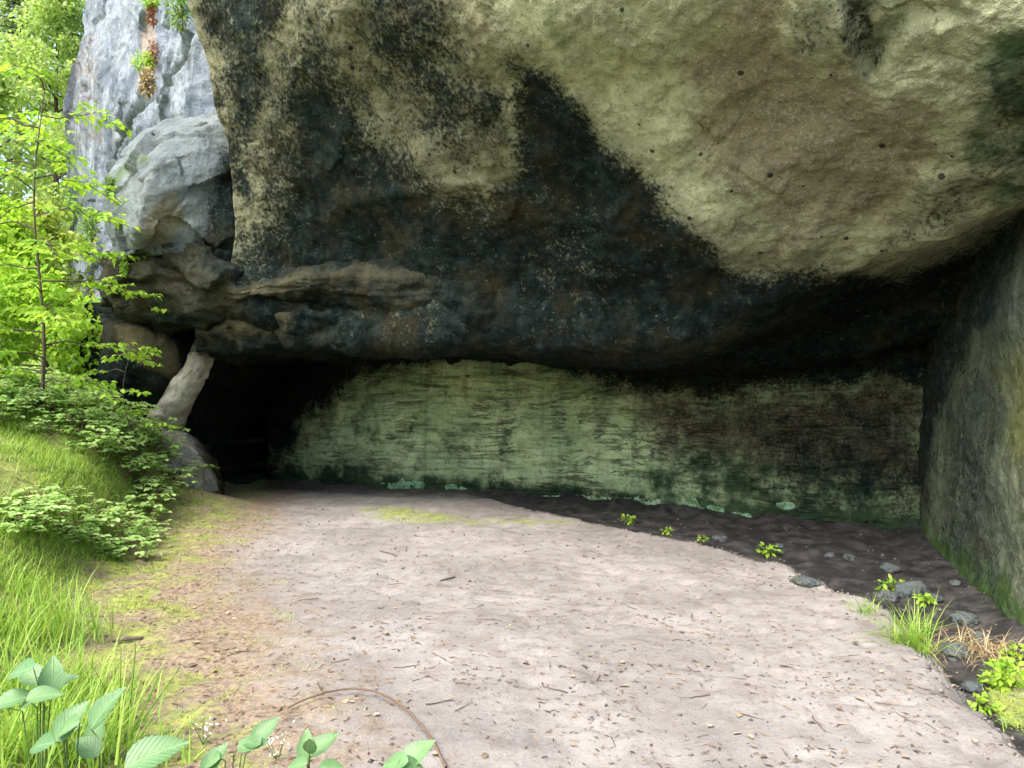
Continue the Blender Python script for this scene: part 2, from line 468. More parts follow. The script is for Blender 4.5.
GPX, GPY = pix(GV)
vis = (Y > 1)
moss = sstep(-.55, .8, DB) * .95
moss = np.maximum(moss, .62 * np.where(vis, soft(GPX, GPY, [(350, 508), (400, 503), (470, 515), (590, 518), (600, 526), (470, 527), (380, 524)], 9), 0))
moss = np.maximum(moss, .56 * sstep(-1.7, -.3, DB))
moss = np.maximum(moss, .75 * np.where(vis, soft(GPX, GPY, [(985, 665), (1060, 655), (1060, 740), (1000, 730), (980, 700)], 12), 0))
damp = sstep(-.05, .3, TD)
damp = np.maximum(damp, .6 * sstep(10.6, 12.6, Y + X * .25) * sstep(.3, -.5, DB))  # ground also darkens towards the back of the path
damp = np.where(moss > .65, damp * np.where(TD > 0, .3, 1), damp)
litter = .75 * sstep(-2.2, -.3, DB) * (1 - .3 * sstep(.2, 1, DB)) + .18 * sstep(2.5, 5.5, Y) * sstep(7.5, 5, Y) + .1
nI, nJ = X.shape
idx = np.arange(nI * nJ).reshape(nI, nJ)
q = np.stack([idx[:-1, :-1], idx[1:, :-1], idx[1:, 1:], idx[:-1, 1:]], -1).reshape(-1, 4)
g = mesh_np('ground', GV.reshape(-1, 3), q, M_ground, None, {'mask': np.stack([moss, damp, litter], -1).reshape(-1, 3)})
tag(g, kind='structure')

# ------------------------------------------------------------------ rocks
def px_row(row): return [P(*t) for t in row]

# --- the great overhang
lip = [(222, 305, 10.1), (330, 343, 9.9), (480, 347, 9.4), (640, 360, 9.0), (748, 330, 8.5), (880, 270, 7.7), (1024, 205, 6.5), (1160, 140, 5.7)]
r8 = [(238, 235, 9.95), (335, 270, 9.75), (485, 275, 9.05), (640, 290, 8.5), (750, 264, 7.9), (880, 226, 7.1), (1024, 165, 6.0), (1160, 110, 5.4)]
r5 = [(233, 155, 9.6), (335, 170, 9.0), (490, 180, 8.25), (640, 190, 7.6), (752, 175, 6.9), (880, 145, 6.25), (1024, 105, 5.5), (1160, 70, 5.1)]
r2 = [(214, 95, 9.3), (332, 85, 8.3), (490, 90, 7.4), (640, 95, 6.75), (752, 88, 6.2), (880, 72, 5.75), (1024, 52, 5.2), (1160, 35, 4.95)]
r0 = [(188, 0, 8.9), (330, 0, 7.6), (490, 0, 6.6), (640, 0, 6.0), (752, 0, 5.6), (880, 0, 5.3), (1024, 0, 4.95), (1160, 0, 4.8)]
ra = [(166, -150, 8.6), (325, -150, 7.1), (490, -150, 6.1), (640, -150, 5.5), (752, -150, 5.2), (880, -150, 5.0), (1024, -150, 4.75), (1160, -150, 4.6)]
rb = [(150, -400, 8.4), (320, -400, 6.9), (490, -400, 5.9), (640, -400, 5.3), (752, -400, 5.0), (880, -400, 4.8), (1024, -400, 4.6), (1160, -400, 4.4)]
c1 = [(222, 330, 11.5), (330, 352, 11.2), (480, 354, 10.7), (640, 364, 10.4), (754, 344, 9.9), (890, 298, 9.2), (1014, 240, 8.1), (1156, 176, 7.0)]
c2 = [(222, 350, 14.5), (330, 362, 14.2), (480, 360, 13.2), (640, 374, 12.3), (775, 374, 11.4), (905, 354, 10.4), (990, 315, 9.2), (1120, 260, 8.2)]
def world_row(src, y, z): return [np.array([P(*t)[0] * (1 if y < 15 else 1.25), y, z]) for t in src]
top1 = [np.array([P(*t)[0], P(*t)[1] + 1.4, 9.2]) for t in rb]
top2 = [np.array([P(*t)[0], 16.5, 9.8]) for t in rb]
c3 = [np.array([P(*t)[0] * 1.2, 19.0, 2.3]) for t in c2]
ctrl = [top2, top1, px_row(rb), px_row(ra), px_row(r0), px_row(r2), px_row(r5), px_row(r8), px_row(lip), px_row(c1), px_row(c2), c3]

DARK = [(318, -80), (328, 20), (345, 60), (372, 92), (402, 126), (428, 152), (462, 178), (492, 185), (510, 150), (503, 55), (514, 48), (555, 75), (588, 120), (624, 156), (653, 186), (689, 210), (708, 243), (735, 262), (790, 274), (850, 272), (890, 270), (962, 247), (1024, 206), (1200, 120), (1200, 520), (100, 520), (160, 300), (246, 215), (258, 150), (256, 92), (272, 60), (300, 20), (302, -80)]  # real black growth; below the lip it also paints the recess's shade
def over_disp(G):
    px, py = pix(G)
    d = .16 * fbm(G, 3, .55, 101) + .07 * fbm(G, 5, 1.6, 111, .55) + .02 * fbm(G, 4, 7, 121, .6)
    d = d + .03 * facets(G + .5 * fbm(G, 3, .8, 103)[..., None], .75, 105) + .012 * facets(G + .2 * fbm(G, 3, 2, 107)[..., None], 2.4, 109)
    # wedge hollow and its ridge near the top right
    w = soft(px, py, [(835, -30), (848, 20), (862, 70), (872, 74), (905, 35), (960, 20), (930, -30)], 9)
    d = d - .14 * w
    # shallow scoops
    d = d - .12 * soft(px, py, [(735, -40), (700, 60), (705, 150), (775, 215), (900, 225), (935, 160), (860, 90), (800, 60), (780, -40)], 40)
    # ledge lines in the dark middle
    d = d + .03 * soft(px, py, [(330, 195), (420, 180), (520, 172), (520, 178), (420, 192), (335, 212)], 6)
    return d
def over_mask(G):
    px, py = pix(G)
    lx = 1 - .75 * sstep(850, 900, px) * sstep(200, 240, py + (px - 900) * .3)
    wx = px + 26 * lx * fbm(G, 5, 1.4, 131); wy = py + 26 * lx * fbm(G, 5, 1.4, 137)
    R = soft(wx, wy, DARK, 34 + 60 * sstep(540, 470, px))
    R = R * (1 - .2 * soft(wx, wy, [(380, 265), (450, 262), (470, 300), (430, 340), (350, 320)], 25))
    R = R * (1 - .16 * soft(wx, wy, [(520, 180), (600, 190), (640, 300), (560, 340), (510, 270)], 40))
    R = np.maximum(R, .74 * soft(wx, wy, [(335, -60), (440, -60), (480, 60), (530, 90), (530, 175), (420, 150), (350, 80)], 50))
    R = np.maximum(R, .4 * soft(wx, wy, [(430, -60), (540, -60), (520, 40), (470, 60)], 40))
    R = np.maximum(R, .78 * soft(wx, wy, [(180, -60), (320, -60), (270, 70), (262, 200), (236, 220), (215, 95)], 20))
    R = np.maximum(R, .62 * soft(wx, wy, [(838, -30), (850, 30), (864, 74), (880, 62), (884, 40), (868, 10), (866, -30)], 7))  # shadow inside the wedge hollow, painted dark
    R = np.maximum(R, .52 * soft(wx, wy, [(790, 10), (840, -10), (860, 66), (845, 60), (800, 50)], 10))
    R = np.maximum(R, .55 * soft(wx, wy, [(905, 215), (935, 185), (975, 150), (1010, 170), (960, 225), (890, 258), (840, 268)], 16))
    R = np.maximum(R, .52 * soft(wx, wy, [(985, 60), (1050, 20), (1080, 200), (1000, 215), (970, 170)], 28))
    Gm = .62 * soft(wx, wy, [(985, 40), (1040, 0), (1100, 190), (985, 215), (965, 150)], 30)
    Gm = np.maximum(Gm, .5 * soft(wx, wy, [(840, -40), (915, -40), (905, 30), (872, 60), (858, 50)], 14))
    Gm = np.maximum(Gm, .34 * soft(wx, wy, [(470, -30), (560, -10), (600, 60), (650, 130), (620, 150), (560, 70), (500, 40)], 25))
    Gm = np.maximum(Gm, .30 * soft(wx, wy, [(340, -60), (500, -60), (500, 60), (500, 120), (400, 110)], 40))
    B = .95 * soft(wx, wy, [(745, -40), (715, 30), (690, 80), (700, 160), (745, 205), (720, 225), (790, 262), (900, 235), (970, 150), (960, 95), (880, 85), (830, 60), (790, 40), (790, -40)], 55)
    B = B * (1 - .45 * soft(wx, wy, [(735, 205), (860, 200), (960, 90), (965, 150), (890, 245), (760, 240)], 25))
    B = np.maximum(B, .55 * soft(wx, wy, [(150, -60), (500, -60), (520, 200), (200, 240)], 40))
    return np.stack([R, Gm, B], -1)
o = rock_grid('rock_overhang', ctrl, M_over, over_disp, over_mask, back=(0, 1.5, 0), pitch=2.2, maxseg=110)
tag(o, 'huge sandstone overhang roofing the cave, black-stained middle and pale cream upper patch', 'overhang')

# --- brown rounded ledge under the overhang, left of centre
cols = [104, 122, 160, 205, 238, 275, 320, 400, 490, 580]
topy = [262, 254, 248, 240, 284, 279, 266, 264, 267, 300]
boty = [300, 314, 322, 327, 307, 301, 300, 330, 344, 350]
dep = [10.6, 10.25, 10.0, 9.9, 9.8, 9.72, 9.62, 9.46, 9.16, 9.5]
led = [[P(c, t - 6, d + 1.4) for c, t, d in zip(cols, topy, dep)],
       [P(c, t, d + .12) for c, t, d in zip(cols, topy, dep)],
       [P(c, t + (b - t) * .25, d - .04) for c, t, b, d in zip(cols, topy, boty, dep)],
       [P(c, t + (b - t) * .62, d + .0) for c, t, b, d in zip(cols, topy, boty, dep)],
       [P(c, b, d + .3) for c, b, d in zip(cols, boty, dep)],
       [P(c, b + 5, d + 1.2) for c, b, d in zip(cols, boty, dep)]]
def led_disp(G):
    px, py = pix(G)
    d = .12 * fbm(G, 3, 1.1, 201) + .05 * ridged(G, 4, 1.6, 207, (.5, .5, 2.6)) + np.where(px > 235, .05, .11) * facets(G + .2 * fbm(G, 2, 1.5, 205)[..., None], 1.3, 209, (.7, .7, 1.3)) + .07 * fbm(G, 5, 3.4, 211, .6)
    d = d - .14 * soft(px, py, [(155, 252), (165, 258), (190, 286), (196, 296), (186, 292), (160, 266)], 4)
    return d
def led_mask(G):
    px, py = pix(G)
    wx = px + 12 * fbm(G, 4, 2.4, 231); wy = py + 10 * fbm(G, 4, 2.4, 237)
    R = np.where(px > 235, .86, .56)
    R = R * (1 - .5 * soft(wx, wy, [(222, 290), (275, 281), (330, 266), (410, 264), (490, 267), (488, 274), (400, 276), (330, 280), (270, 296), (230, 300)], 6))  # lighter strip paints in the lit top edge of the ledge
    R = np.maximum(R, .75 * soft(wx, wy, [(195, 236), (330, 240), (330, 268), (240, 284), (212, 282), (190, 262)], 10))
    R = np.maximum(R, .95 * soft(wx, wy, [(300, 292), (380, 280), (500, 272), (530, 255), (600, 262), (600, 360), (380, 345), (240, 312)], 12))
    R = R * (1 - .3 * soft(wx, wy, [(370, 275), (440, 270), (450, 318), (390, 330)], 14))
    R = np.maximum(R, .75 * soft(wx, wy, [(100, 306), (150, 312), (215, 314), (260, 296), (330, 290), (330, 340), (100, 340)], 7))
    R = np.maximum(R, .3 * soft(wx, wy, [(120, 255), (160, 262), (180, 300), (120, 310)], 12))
    B = .5 * soft(wx, wy, [(100, 250), (160, 255), (200, 310), (110, 320)], 15)
    return np.stack([R, B * .4, B], -1)
o = rock_grid('rock_ledge', led, M_brown, led_disp, led_mask, back=(0, 1.0, .15), pitch=2.0, lin=True)
tag(o, 'rounded brown rock ledge bulging below the overhang with a dark crevice along its top', 'rock ledge')

# --- brow below the ledge, over the dark hollow
cols = [196, 215, 240, 275, 310, 360, 430, 520]
topy = [318, 316, 298, 293, 292, 300, 325, 340]
boty = [352, 354, 357, 350, 346, 345, 347, 350]
dep = [10.5, 10.3, 10.15, 10.05, 9.95, 9.85, 9.75, 9.7]
br = [[P(c, t - 4, d + 1.2) for c, t, d in zip(cols, topy, dep)],
      [P(c, t, d + .1) for c, t, d in zip(cols, topy, dep)],
      [P(c, t * .6 + b * .4, d - .1) for c, t, b, d in zip(cols, topy, boty, dep)],
      [P(c, b - 4, d + .12) for c, b, d in zip(cols, boty, dep)],
      [P(c, b + 3, d + 1.6) for c, b, d in zip(cols, boty, dep)],
      [P(c, b + 8, d + 3.2) for c, b, d in zip(cols, boty, dep)]]
def br_disp(G): return .10 * facets(G + .2 * fbm(G, 2, 1.5, 305)[..., None], 1.4, 309) + .10 * fbm(G, 3, 1.4, 301) + .08 * ridged(G, 4, 2.3, 307) + .06 * fbm(G, 4, 4, 311)
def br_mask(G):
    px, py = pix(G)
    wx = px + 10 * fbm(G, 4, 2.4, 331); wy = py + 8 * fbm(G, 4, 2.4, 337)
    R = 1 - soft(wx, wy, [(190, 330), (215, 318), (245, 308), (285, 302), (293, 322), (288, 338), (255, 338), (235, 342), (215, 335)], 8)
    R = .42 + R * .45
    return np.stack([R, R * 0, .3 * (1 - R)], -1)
o = rock_grid('rock_brow', br, M_brown, br_disp, br_mask, back=(0, 1.2, .2), pitch=2.0, lin=True)
tag(o, 'low brown rock brow with a light worn face hanging over the dark hollow', 'rock brow')

# --- back wall of the cave
base = [(120, 470, 19), (185, 472, 17.6), (240, 478, 15.6), (310, 484, 14.1), (400, 490, 13.15), (560, 500, 12.5), (700, 521, 11.4), (810, 534, 10.65), (915, 541, 10.1), (1010, 545, 9.7)]
rows = []
for z, dy in ((3.4, .35), (2.3, .12), (1.6, .05), (.8, 0.02), (.25, -.02), (-.2, -.1), (-.9, -.15)):
    rows.append([np.array([P(*t)[0], P(*t)[1] + dy, z]) for t in base])
def back_disp(G):
    st = ridged(G, 4, 1.0, 401, (.7, .7, 4.0))
    return .09 * fbm(G, 3, .8, 411) + .06 * facets(G + .3 * fbm(G, 3, 1.2, 413)[..., None], 1.1, 415, (.8, .8, 2.2)) + .06 * st + .035 * fbm(G, 5, 3.5, 421, .6)
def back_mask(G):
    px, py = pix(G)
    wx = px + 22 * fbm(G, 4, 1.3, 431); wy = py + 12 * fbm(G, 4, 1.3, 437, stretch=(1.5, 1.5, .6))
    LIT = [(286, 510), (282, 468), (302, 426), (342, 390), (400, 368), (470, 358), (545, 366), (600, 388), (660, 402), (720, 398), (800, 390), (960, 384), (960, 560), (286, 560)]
    R = 1 - soft(wx, wy, LIT, 26)  # outside LIT: soot along the top, painted shade at the left
    R = np.maximum(R, .62 * soft(wx, wy, [(660, 375), (960, 360), (960, 560), (790, 545), (720, 470)], 75))  # right end: staining plus painted shade beside the side wall
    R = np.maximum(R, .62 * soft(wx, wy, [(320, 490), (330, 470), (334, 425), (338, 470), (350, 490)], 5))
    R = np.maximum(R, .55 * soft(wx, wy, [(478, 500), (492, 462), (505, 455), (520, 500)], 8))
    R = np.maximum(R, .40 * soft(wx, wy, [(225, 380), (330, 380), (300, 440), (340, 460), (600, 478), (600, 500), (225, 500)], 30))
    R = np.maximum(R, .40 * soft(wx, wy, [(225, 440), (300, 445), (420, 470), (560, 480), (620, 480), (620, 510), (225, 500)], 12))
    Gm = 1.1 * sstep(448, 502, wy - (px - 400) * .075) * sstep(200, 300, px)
    Gm = np.maximum(Gm, .6 * soft(wx, wy, [(640, 440), (900, 440), (930, 545), (600, 520)], 35))
    Gm = np.maximum(Gm, .42 * soft(wx, wy, [(330, 400), (480, 395), (560, 440), (520, 480), (360, 470)], 40))
    Gm = np.maximum(Gm, .9 * soft(wx, wy, [(830, 520), (905, 515), (910, 545), (840, 542)], 8))
    B = .85 * soft(wx, wy, [(640, 390), (700, 395), (930, 370), (930, 500), (720, 470), (640, 450)], 45)
    B = np.maximum(B, .5 * soft(wx, wy, [(230, 470), (260, 410), (320, 395), (330, 450)], 30))
    return np.stack([R, Gm, B], -1)
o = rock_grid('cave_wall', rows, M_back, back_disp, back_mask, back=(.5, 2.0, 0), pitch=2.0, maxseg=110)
tag(o, 'long rear cave wall of pale green layered sandstone running behind the sandy path', 'cave wall')

# pale lichen crust along the foot of the wall: thin patches lying on the stone
def crust_mat():
    s = NT('lichen_crust')
    n = s.noise(9, 7, .7); v = s.attr('tint', False)
    col = s.mix(v, (.25, .31, .20), (.15, .30, .18)); col = s.mix(s.ss(.42, .62, n), col, (.07, .15, .05)); col = s.mix(s.ss(.52, .62, s.noise(28, 5, .7)), col, (.04, .07, .035))
    return s.princ(col, .95, s.bump(n, .8, .02))
M_crust = crust_mat()
cw_me = o.data
bco = np.empty(len(cw_me.vertices) * 3); cw_me.vertices.foreach_get('co', bco); bco = bco.reshape(-1, 3)
bpx, bpy_ = pix(bco)
crust_spots = [(452, 488, 8, 5, .9), (405, 485, 22, 6, .8), (462, 490, 10, 5, .6), (520, 497, 10, 4, .5), (556, 500, 24, 6, .3), (590, 502, 26, 7, .25), (625, 505, 22, 9, .35), (655, 507, 16, 8, .2), (690, 508, 16, 12, .2), (712, 513, 14, 8, .95), (740, 519, 20, 7, .85), (798, 528, 12, 5, .6), (785, 506, 10, 5, .7)]
def crust_patch(cx, cy, rx, ry, tint, k):
    m = ((bpx - cx) / rx) ** 2 + ((bpy_ - cy) / ry) ** 2
    ids = np.where((m < 1.6) & (bco[:, 1] < 16) & (bco[:, 2] > -.3))[0]
    if len(ids) < 12: return
    ok = set(ids.tolist())
    fs = [tuple(p.vertices) for p in cw_me.polygons if p.vertices[0] in ok and all(v in ok for v in p.vertices) and len(p.vertices) == 4]
    if len(fs) < 3: return
    used = sorted({v for f in fs for v in f}); mp = {v: i for i, v in enumerate(used)}
    nrm = np.array([cw_me.vertices[v].normal for v in used])
    sgn = np.sign(np.sum(nrm * (np.array([0, 0, CAMZ]) - bco[used]), 1))[:, None]
    # thickest in the middle, dipping under the stone surface at its ragged rim
    hgt = np.clip(.028 * (.75 - m[used] - 1.5 * fbm(bco[used], 4, 11, 500 + k, .65)), -.012, .012)[:, None]
    V0 = bco[used] + nrm * sgn * hgt
    Vb = bco[used] - nrm * sgn * .03
    n0 = len(used)
    faces = [tuple(mp[v] for v in f) for f in fs]
    edge = {}
    for f in faces:
        for a, b in zip(f, f[1:] + f[:1]): edge[(a, b)] = 1
    rim = [(a, b) for (a, b) in edge if (b, a) not in edge]
    faces = faces + [(b, a, a + n0, b + n0) for a, b in rim]
    c = mesh_np('lichen_patch', np.concatenate([V0, Vb]), faces, M_crust, None, {'tint': np.full(2 * n0, tint)})
    tag(c, LICHEN_LABELS[k], 'lichen', 'lichen patches along the foot of the rear wall')
LICHEN_LABELS = ['small bright green lichen dab at the wall foot left of centre', 'leftmost yellow-green lichen patch at the foot of the rear wall',
 'small green lichen dab beside the leftmost wall-foot patch', 'tiny grey-green lichen patch low on the wall near its dark notch', 'long pale lichen strip along the wall foot near centre',
 'pale grey lichen strip in the middle of the wall-foot row', 'pale lichen patch just left of the big whitish crust', 'whitish-grey lichen patch beside the tall whitish crust', 'tallest whitish lichen crust standing at the wall foot',
 'turquoise lichen patch touching the tall whitish crust', 'long turquoise lichen patch right of the whitish crust', 'rightmost green lichen patch near the mossy corner', 'thin mint lichen streak above the wall foot, towards the corner']
for k, t in enumerate(crust_spots): crust_patch(*t, k)

# --- right side wall
line = [(5.95, 11.2), (5.62, 10.3), (5.3, 9.3), (4.85, 7.9), (4.38, 6.4), (4.02, 5.2), (4.0, 4.0), (4.6, 2.6)]
rows = []
for z, dx in ((5.2, .5), (3.6, .30), (2.5, .14), (1.5, .05), (.7, 0), (0, -.03), (-.5, -.12), (-1.0, -.15)):
    rows.append([np.array([x + dx, y, z]) for x, y in line])
def side_disp(G): return .12 * fbm(G, 3, .7, 601) + .05 * fbm(G, 5, 2.2, 611, .6) + .012 * fbm(G, 3, 11, 621)
def side_mask(G):
    px, py = pix(G)
    wx = px + 14 * fbm(G, 4, 1.8, 631); wy = py + 18 * fbm(G, 4, 1.8, 637)
    OVER_SHADE = [(900, 560), (905, 300), (1000, 220), (1060, 180), (1015, 275), (990, 320), (965, 370), (950, 420), (935, 480), (935, 520)]  # diagonal shadow of the overhang, painted onto the wall
    R = np.maximum(.36, .8 * soft(wx, wy, OVER_SHADE, 18))
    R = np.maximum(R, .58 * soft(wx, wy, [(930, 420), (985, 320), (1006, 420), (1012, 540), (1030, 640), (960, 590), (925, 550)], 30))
    Gm = .72 * sstep(.45, -.25, G[..., 2] + .45 * fbm(G, 5, 2.2, 641, .65))
    Gm = np.maximum(Gm, .35 * soft(wx, wy, [(985, 400), (1060, 380), (1060, 600), (1000, 560)], 30))
    B = .6 * soft(wx, wy, [(1000, 350), (1080, 330), (1080, 480), (1005, 470)], 22)
    return np.stack([R, Gm, B], -1)
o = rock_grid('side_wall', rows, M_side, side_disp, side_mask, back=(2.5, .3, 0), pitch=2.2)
tag(o, 'grey-green vertical rock wall closing the cave beside the damp trench', 'rock wall')

# --- bright cliff at the left
ROWS = [-430, -120, 0, 60, 110, 150, 200, 260, 340, 440, 500]
LX = [118, 98, 90, 76, 66, 70, 70, 70, 72, 74, 74]
rows = []
for py, lx in zip(ROWS, LX):
    f = [0, .12, .3, .48, .62, .8, 1.0]
    rx = 262 if py < 250 else (175 if py < 330 else 135)
    ds = [24, 20, 16.6, 14.3, 12.9, 11.9, 11.4]
    off = -.45 * math.exp(-((py - 105) / 60) ** 2)
    rows.append([P(lx + (rx - lx) * t, py, d + (off if k in (3, 4, 5) else 0)) for k, (t, d) in enumerate(zip(f, ds))])
def cliff_disp(G):
    px, py = pix(G)
    d = 0.26 * fbm(G, 3, .45, 701, stretch=(1.6, 1.6, .5)) + .09 * ridged(G, 4, .9, 711, (1.3, 1.3, .7)) + .13 * facets(G + .25 * fbm(G, 2, 1, 725)[..., None], .9, 727, (1, 1, .6)) + .03 * facets(G, 2.6, 729, (1, 1, .7)) + .04 * fbm(G, 5, 4, 721, .65)
    d = d - .45 * soft(px, py, [(192, 34), (198, 40), (182, 70), (160, 98), (152, 104), (158, 90), (176, 66)], 2.5)
    d = d - .35 * soft(px, py, [(146, -60), (152, -60), (156, 40), (148, 90), (120, 150), (112, 160), (140, 88), (150, 40)], 3)
    return d
def cliff_mask(G):
    px, py = pix(G)
    wx = px + 5 * fbm(G, 3, 1.5, 731); wy = py + 8 * fbm(G, 3, 1.5, 737)
    R = .62 * soft(wx, wy, [(60, 40), (82, 40), (74, 110), (72, 135), (60, 130)], 4)
    R = np.maximum(R, .5 * soft(wx, wy, [(104, 150), (170, 100), (150, 130), (125, 165), (106, 185)], 6))
    R = np.maximum(R, .42 * soft(wx, wy, [(66, 200), (110, 190), (118, 300), (118, 460), (66, 460)], 18))
    Gm = .5 * soft(wx, wy, [(60, 180), (100, 160), (105, 240), (60, 250)], 14)
    Gm = np.maximum(Gm, .55 * soft(wx, wy, [(140, -60), (190, -60), (195, 6), (150, 6)], 8))
    B = .6 * soft(wx, wy, [(142, 15), (156, 15), (156, 75), (140, 80)], 4)
    B = np.maximum(B, .35 * soft(wx, wy, [(66, 60), (100, 10), (110, 150), (70, 150)], 14))
    return np.stack([R, Gm, B], -1)
o = rock_grid('cliff', rows, M_cliff, cliff_disp, cliff_mask, back=(-1.0, 5.0, 0), pitch=1.6, maxseg=120)
tag(o, 'tall bright grey-blue cliff face streaked white, rising behind the trees', 'cliff')

# --- jutting block on the cliff
def blk(rows_px): return [px_row(r) for r in rows_px]
rows = blk([
 [(118, 168, 11.6), (138, 148, 11.4), (168, 124, 11.3), (200, 118, 11.2), (236, 116, 11.1), (262, 116, 11.1)],
 [(112, 178, 10.6), (135, 157, 10.25), (168, 135, 10.05), (198, 128, 10.0), (228, 130, 10.1), (258, 134, 10.3)],
 [(107, 192, 10.45), (134, 174, 9.95), (158, 160, 9.62), (198, 148, 9.72), (230, 152, 9.9), (262, 156, 10.1)],
 [(106, 215, 10.4), (130, 206, 9.85), (146, 196, 9.55), (190, 186, 9.72), (232, 188, 9.9), (265, 190, 10.1)],
 [(107, 240, 10.45), (124, 236, 9.95), (138, 228, 9.66), (182, 226, 9.9), (230, 224, 10.0), (265, 226, 10.2)],
 [(112, 262, 10.7), (122, 258, 10.2), (134, 254, 9.95), (178, 254, 10.1), (226, 262, 10.15), (262, 270, 10.3)],
 [(116, 272, 11.6), (124, 272, 11.4), (140, 272, 11.2), (175, 274, 11.3), (226, 284, 11.4), (262, 290, 11.4)]])
def blk_disp(G): return .06 * fbm(G, 3, 1.5, 801) + .04 * ridged(G, 3, 1.7, 807) + .13 * facets(G + .2 * fbm(G, 2, 1.5, 805)[..., None], 1.5, 819) + .022 * fbm(G, 5, 5, 811, .6)
def blk_mask(G):
    px, py = pix(G)
    wx = px + 6 * fbm(G, 3, 2.5, 831); wy = py + 6 * fbm(G, 3, 2.5, 837)
    R = .85 * soft(wx, wy, [(218, 150), (290, 130), (290, 300), (180, 262), (206, 215)], 14)
    R = np.maximum(R, .5 * soft(wx, wy, [(140, 240), (190, 236), (215, 225), (215, 260), (130, 262)], 8))
    B = .75 * soft(wx, wy, [(148, 205), (172, 190), (190, 225), (160, 248), (135, 248)], 12)
    Gm = .6 * soft(wx, wy, [(106, 178), (140, 152), (150, 158), (120, 182), (112, 195)], 4)
    return np.stack([R, Gm, B], -1)
o = rock_grid('rock_block', rows, M_block, blk_disp, blk_mask, back=(.3, 1.2, 0), pitch=1.5, lin=True)
tag(o, 'angular grey rock block jutting from the cliff corner above the brown ledge', 'rock block')

# --- lower left rock and the slanted pillar
rows = blk([
 [(100, 314, 12.0), (130, 312, 12), (160, 314, 12), (190, 318, 12.0), (212, 322, 12)],
 [(100, 320, 11.0), (128, 320, 10.7), (150, 322, 10.75), (172, 338, 10.95), (188, 352, 11.2)],
 [(100, 350, 10.9), (128, 346, 10.65), (152, 350, 10.7), (170, 362, 10.9), (181, 372, 11.2)],
 [(100, 400, 11.1), (125, 385, 10.95), (148, 384, 10.95), (162, 388, 11.1), (174, 392, 11.4)],
 [(100, 440, 11.6), (125, 430, 11.5), (142, 426, 11.5), (156, 424, 11.6), (168, 424, 11.8)],
 [(100, 500, 11.6), (125, 500, 11.6), (142, 500, 11.6), (156, 500, 11.7), (170, 500, 11.9)]])
def low_disp(G): return .12 * facets(G + .2 * fbm(G, 2, 1.5, 905)[..., None], 1.2, 909) + .08 * fbm(G, 3, 1.3, 901) + .05 * fbm(G, 4, 4, 911)
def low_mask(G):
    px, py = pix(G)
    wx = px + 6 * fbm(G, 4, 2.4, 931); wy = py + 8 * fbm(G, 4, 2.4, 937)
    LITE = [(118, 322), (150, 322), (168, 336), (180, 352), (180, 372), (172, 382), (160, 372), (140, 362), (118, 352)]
    R = .95 * (1 - soft(wx, wy, LITE, 5))  # shaded underside painted dark around the lit shoulder
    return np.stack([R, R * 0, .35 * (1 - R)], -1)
o = rock_grid('lower_rock', rows, M_brown, low_disp, low_mask, back=(.8, 4.5, 0), pitch=1.8)
tag(o, 'dark rock with a light brown shoulder behind the thin sapling', 'rock')

def pil_disp(G): return .05 * facets(G + .1 * fbm(G, 2, 2, 955)[..., None], 2.0, 959) + .06 * fbm(G, 3, 1.8, 951) + .06 * ridged(G, 4, 2.6, 957) + .035 * fbm(G, 4, 7, 961)
def pil_mask(G):
    px, py = pix(G)
    wx = px + 4 * fbm(G, 4, 4, 971)
    R = .7 * sstep(352, 326, py) * sstep(200, 215, wx)
    R = np.maximum(R, .62 * sstep(375, 345, py))
    return np.stack([R, R * 0, .2 + .3 * sstep(400, 350, py)], -1)
M_pil = rock_mat('pale_pillar_stone', (.42, .40, .32), (.28, .265, .21), (.2, .16, .1), (.06, .1, .04), STAIN_SHADE, pits=.2, streak=.2, bumpd=.05)
pp = [(226, 312, 11.5), (211, 340, 11.15), (198, 364, 11.0), (185, 390, 11.1), (171, 414, 11.4), (161, 436, 11.7), (146, 480, 12.2)]
C = catmull(np.array([P(*t) for t in pp]), [14] * 6); rr = np.interp(np.linspace(0, 6, len(C)), range(7), [14, 11, 11, 12, 15, 18, 22]) * 11.2 / F
nth = 64; th = np.arange(nth) / nth * 2 * math.pi
ax = C[-1] - C[0]; ax /= np.linalg.norm(ax); e1 = np.array([ax[2], 0, -ax[0]]); e1 /= np.linalg.norm(e1); e2 = np.array([0, 1., 0])
rad = e1[None] * np.cos(th)[:, None] + 1.5 * e2[None] * np.sin(th)[:, None]
G = C[:, None] + rr[:, None, None] * rad[None]
G = G + (rad / np.linalg.norm(rad, axis=1, keepdims=True))[None] * (pil_disp(G) * .75)[..., None]
ii = np.arange(G.shape[0] * nth).reshape(-1, nth)
qq = np.stack([ii[:-1], np.roll(ii, -1, 1)[:-1], np.roll(ii, -1, 1)[1:], ii[1:]], -1).reshape(-1, 4)
o = mesh_np('rock_pillar', G.reshape(-1, 3), qq, M_pil, None, {'mask': pil_mask(G).reshape(-1, 3)})
tag(o, 'slanted pale rock pillar propping the ledge beside the black hollow', 'rock pillar')

# --- hollow's left lining, so the hollow is rock on every side
rows = []
for z in (3.2, 2.4, 1.4, .4, -.6):
    rows.append([np.array([x, y, z]) for x, y in ((-5.45, 11.9), (-5.55, 12.9), (-5.75, 14.2), (-6.0, 16), (-6.4, 18.5))])
def shade_mask(G): return np.stack([np.full(G.shape[:2], .9), np.zeros(G.shape[:2]), np.zeros(G.shape[:2])], -1)  # whole lining coloured near black to stand for the hollow's shade
o = rock_grid('hollow_wall', rows, M_brown, low_disp, shade_mask, back=(-1.6, .2, 0), pitch=4)
tag(o, 'rock lining the dark hollow behind the slanted pillar, its shade painted black', 'rock wall')

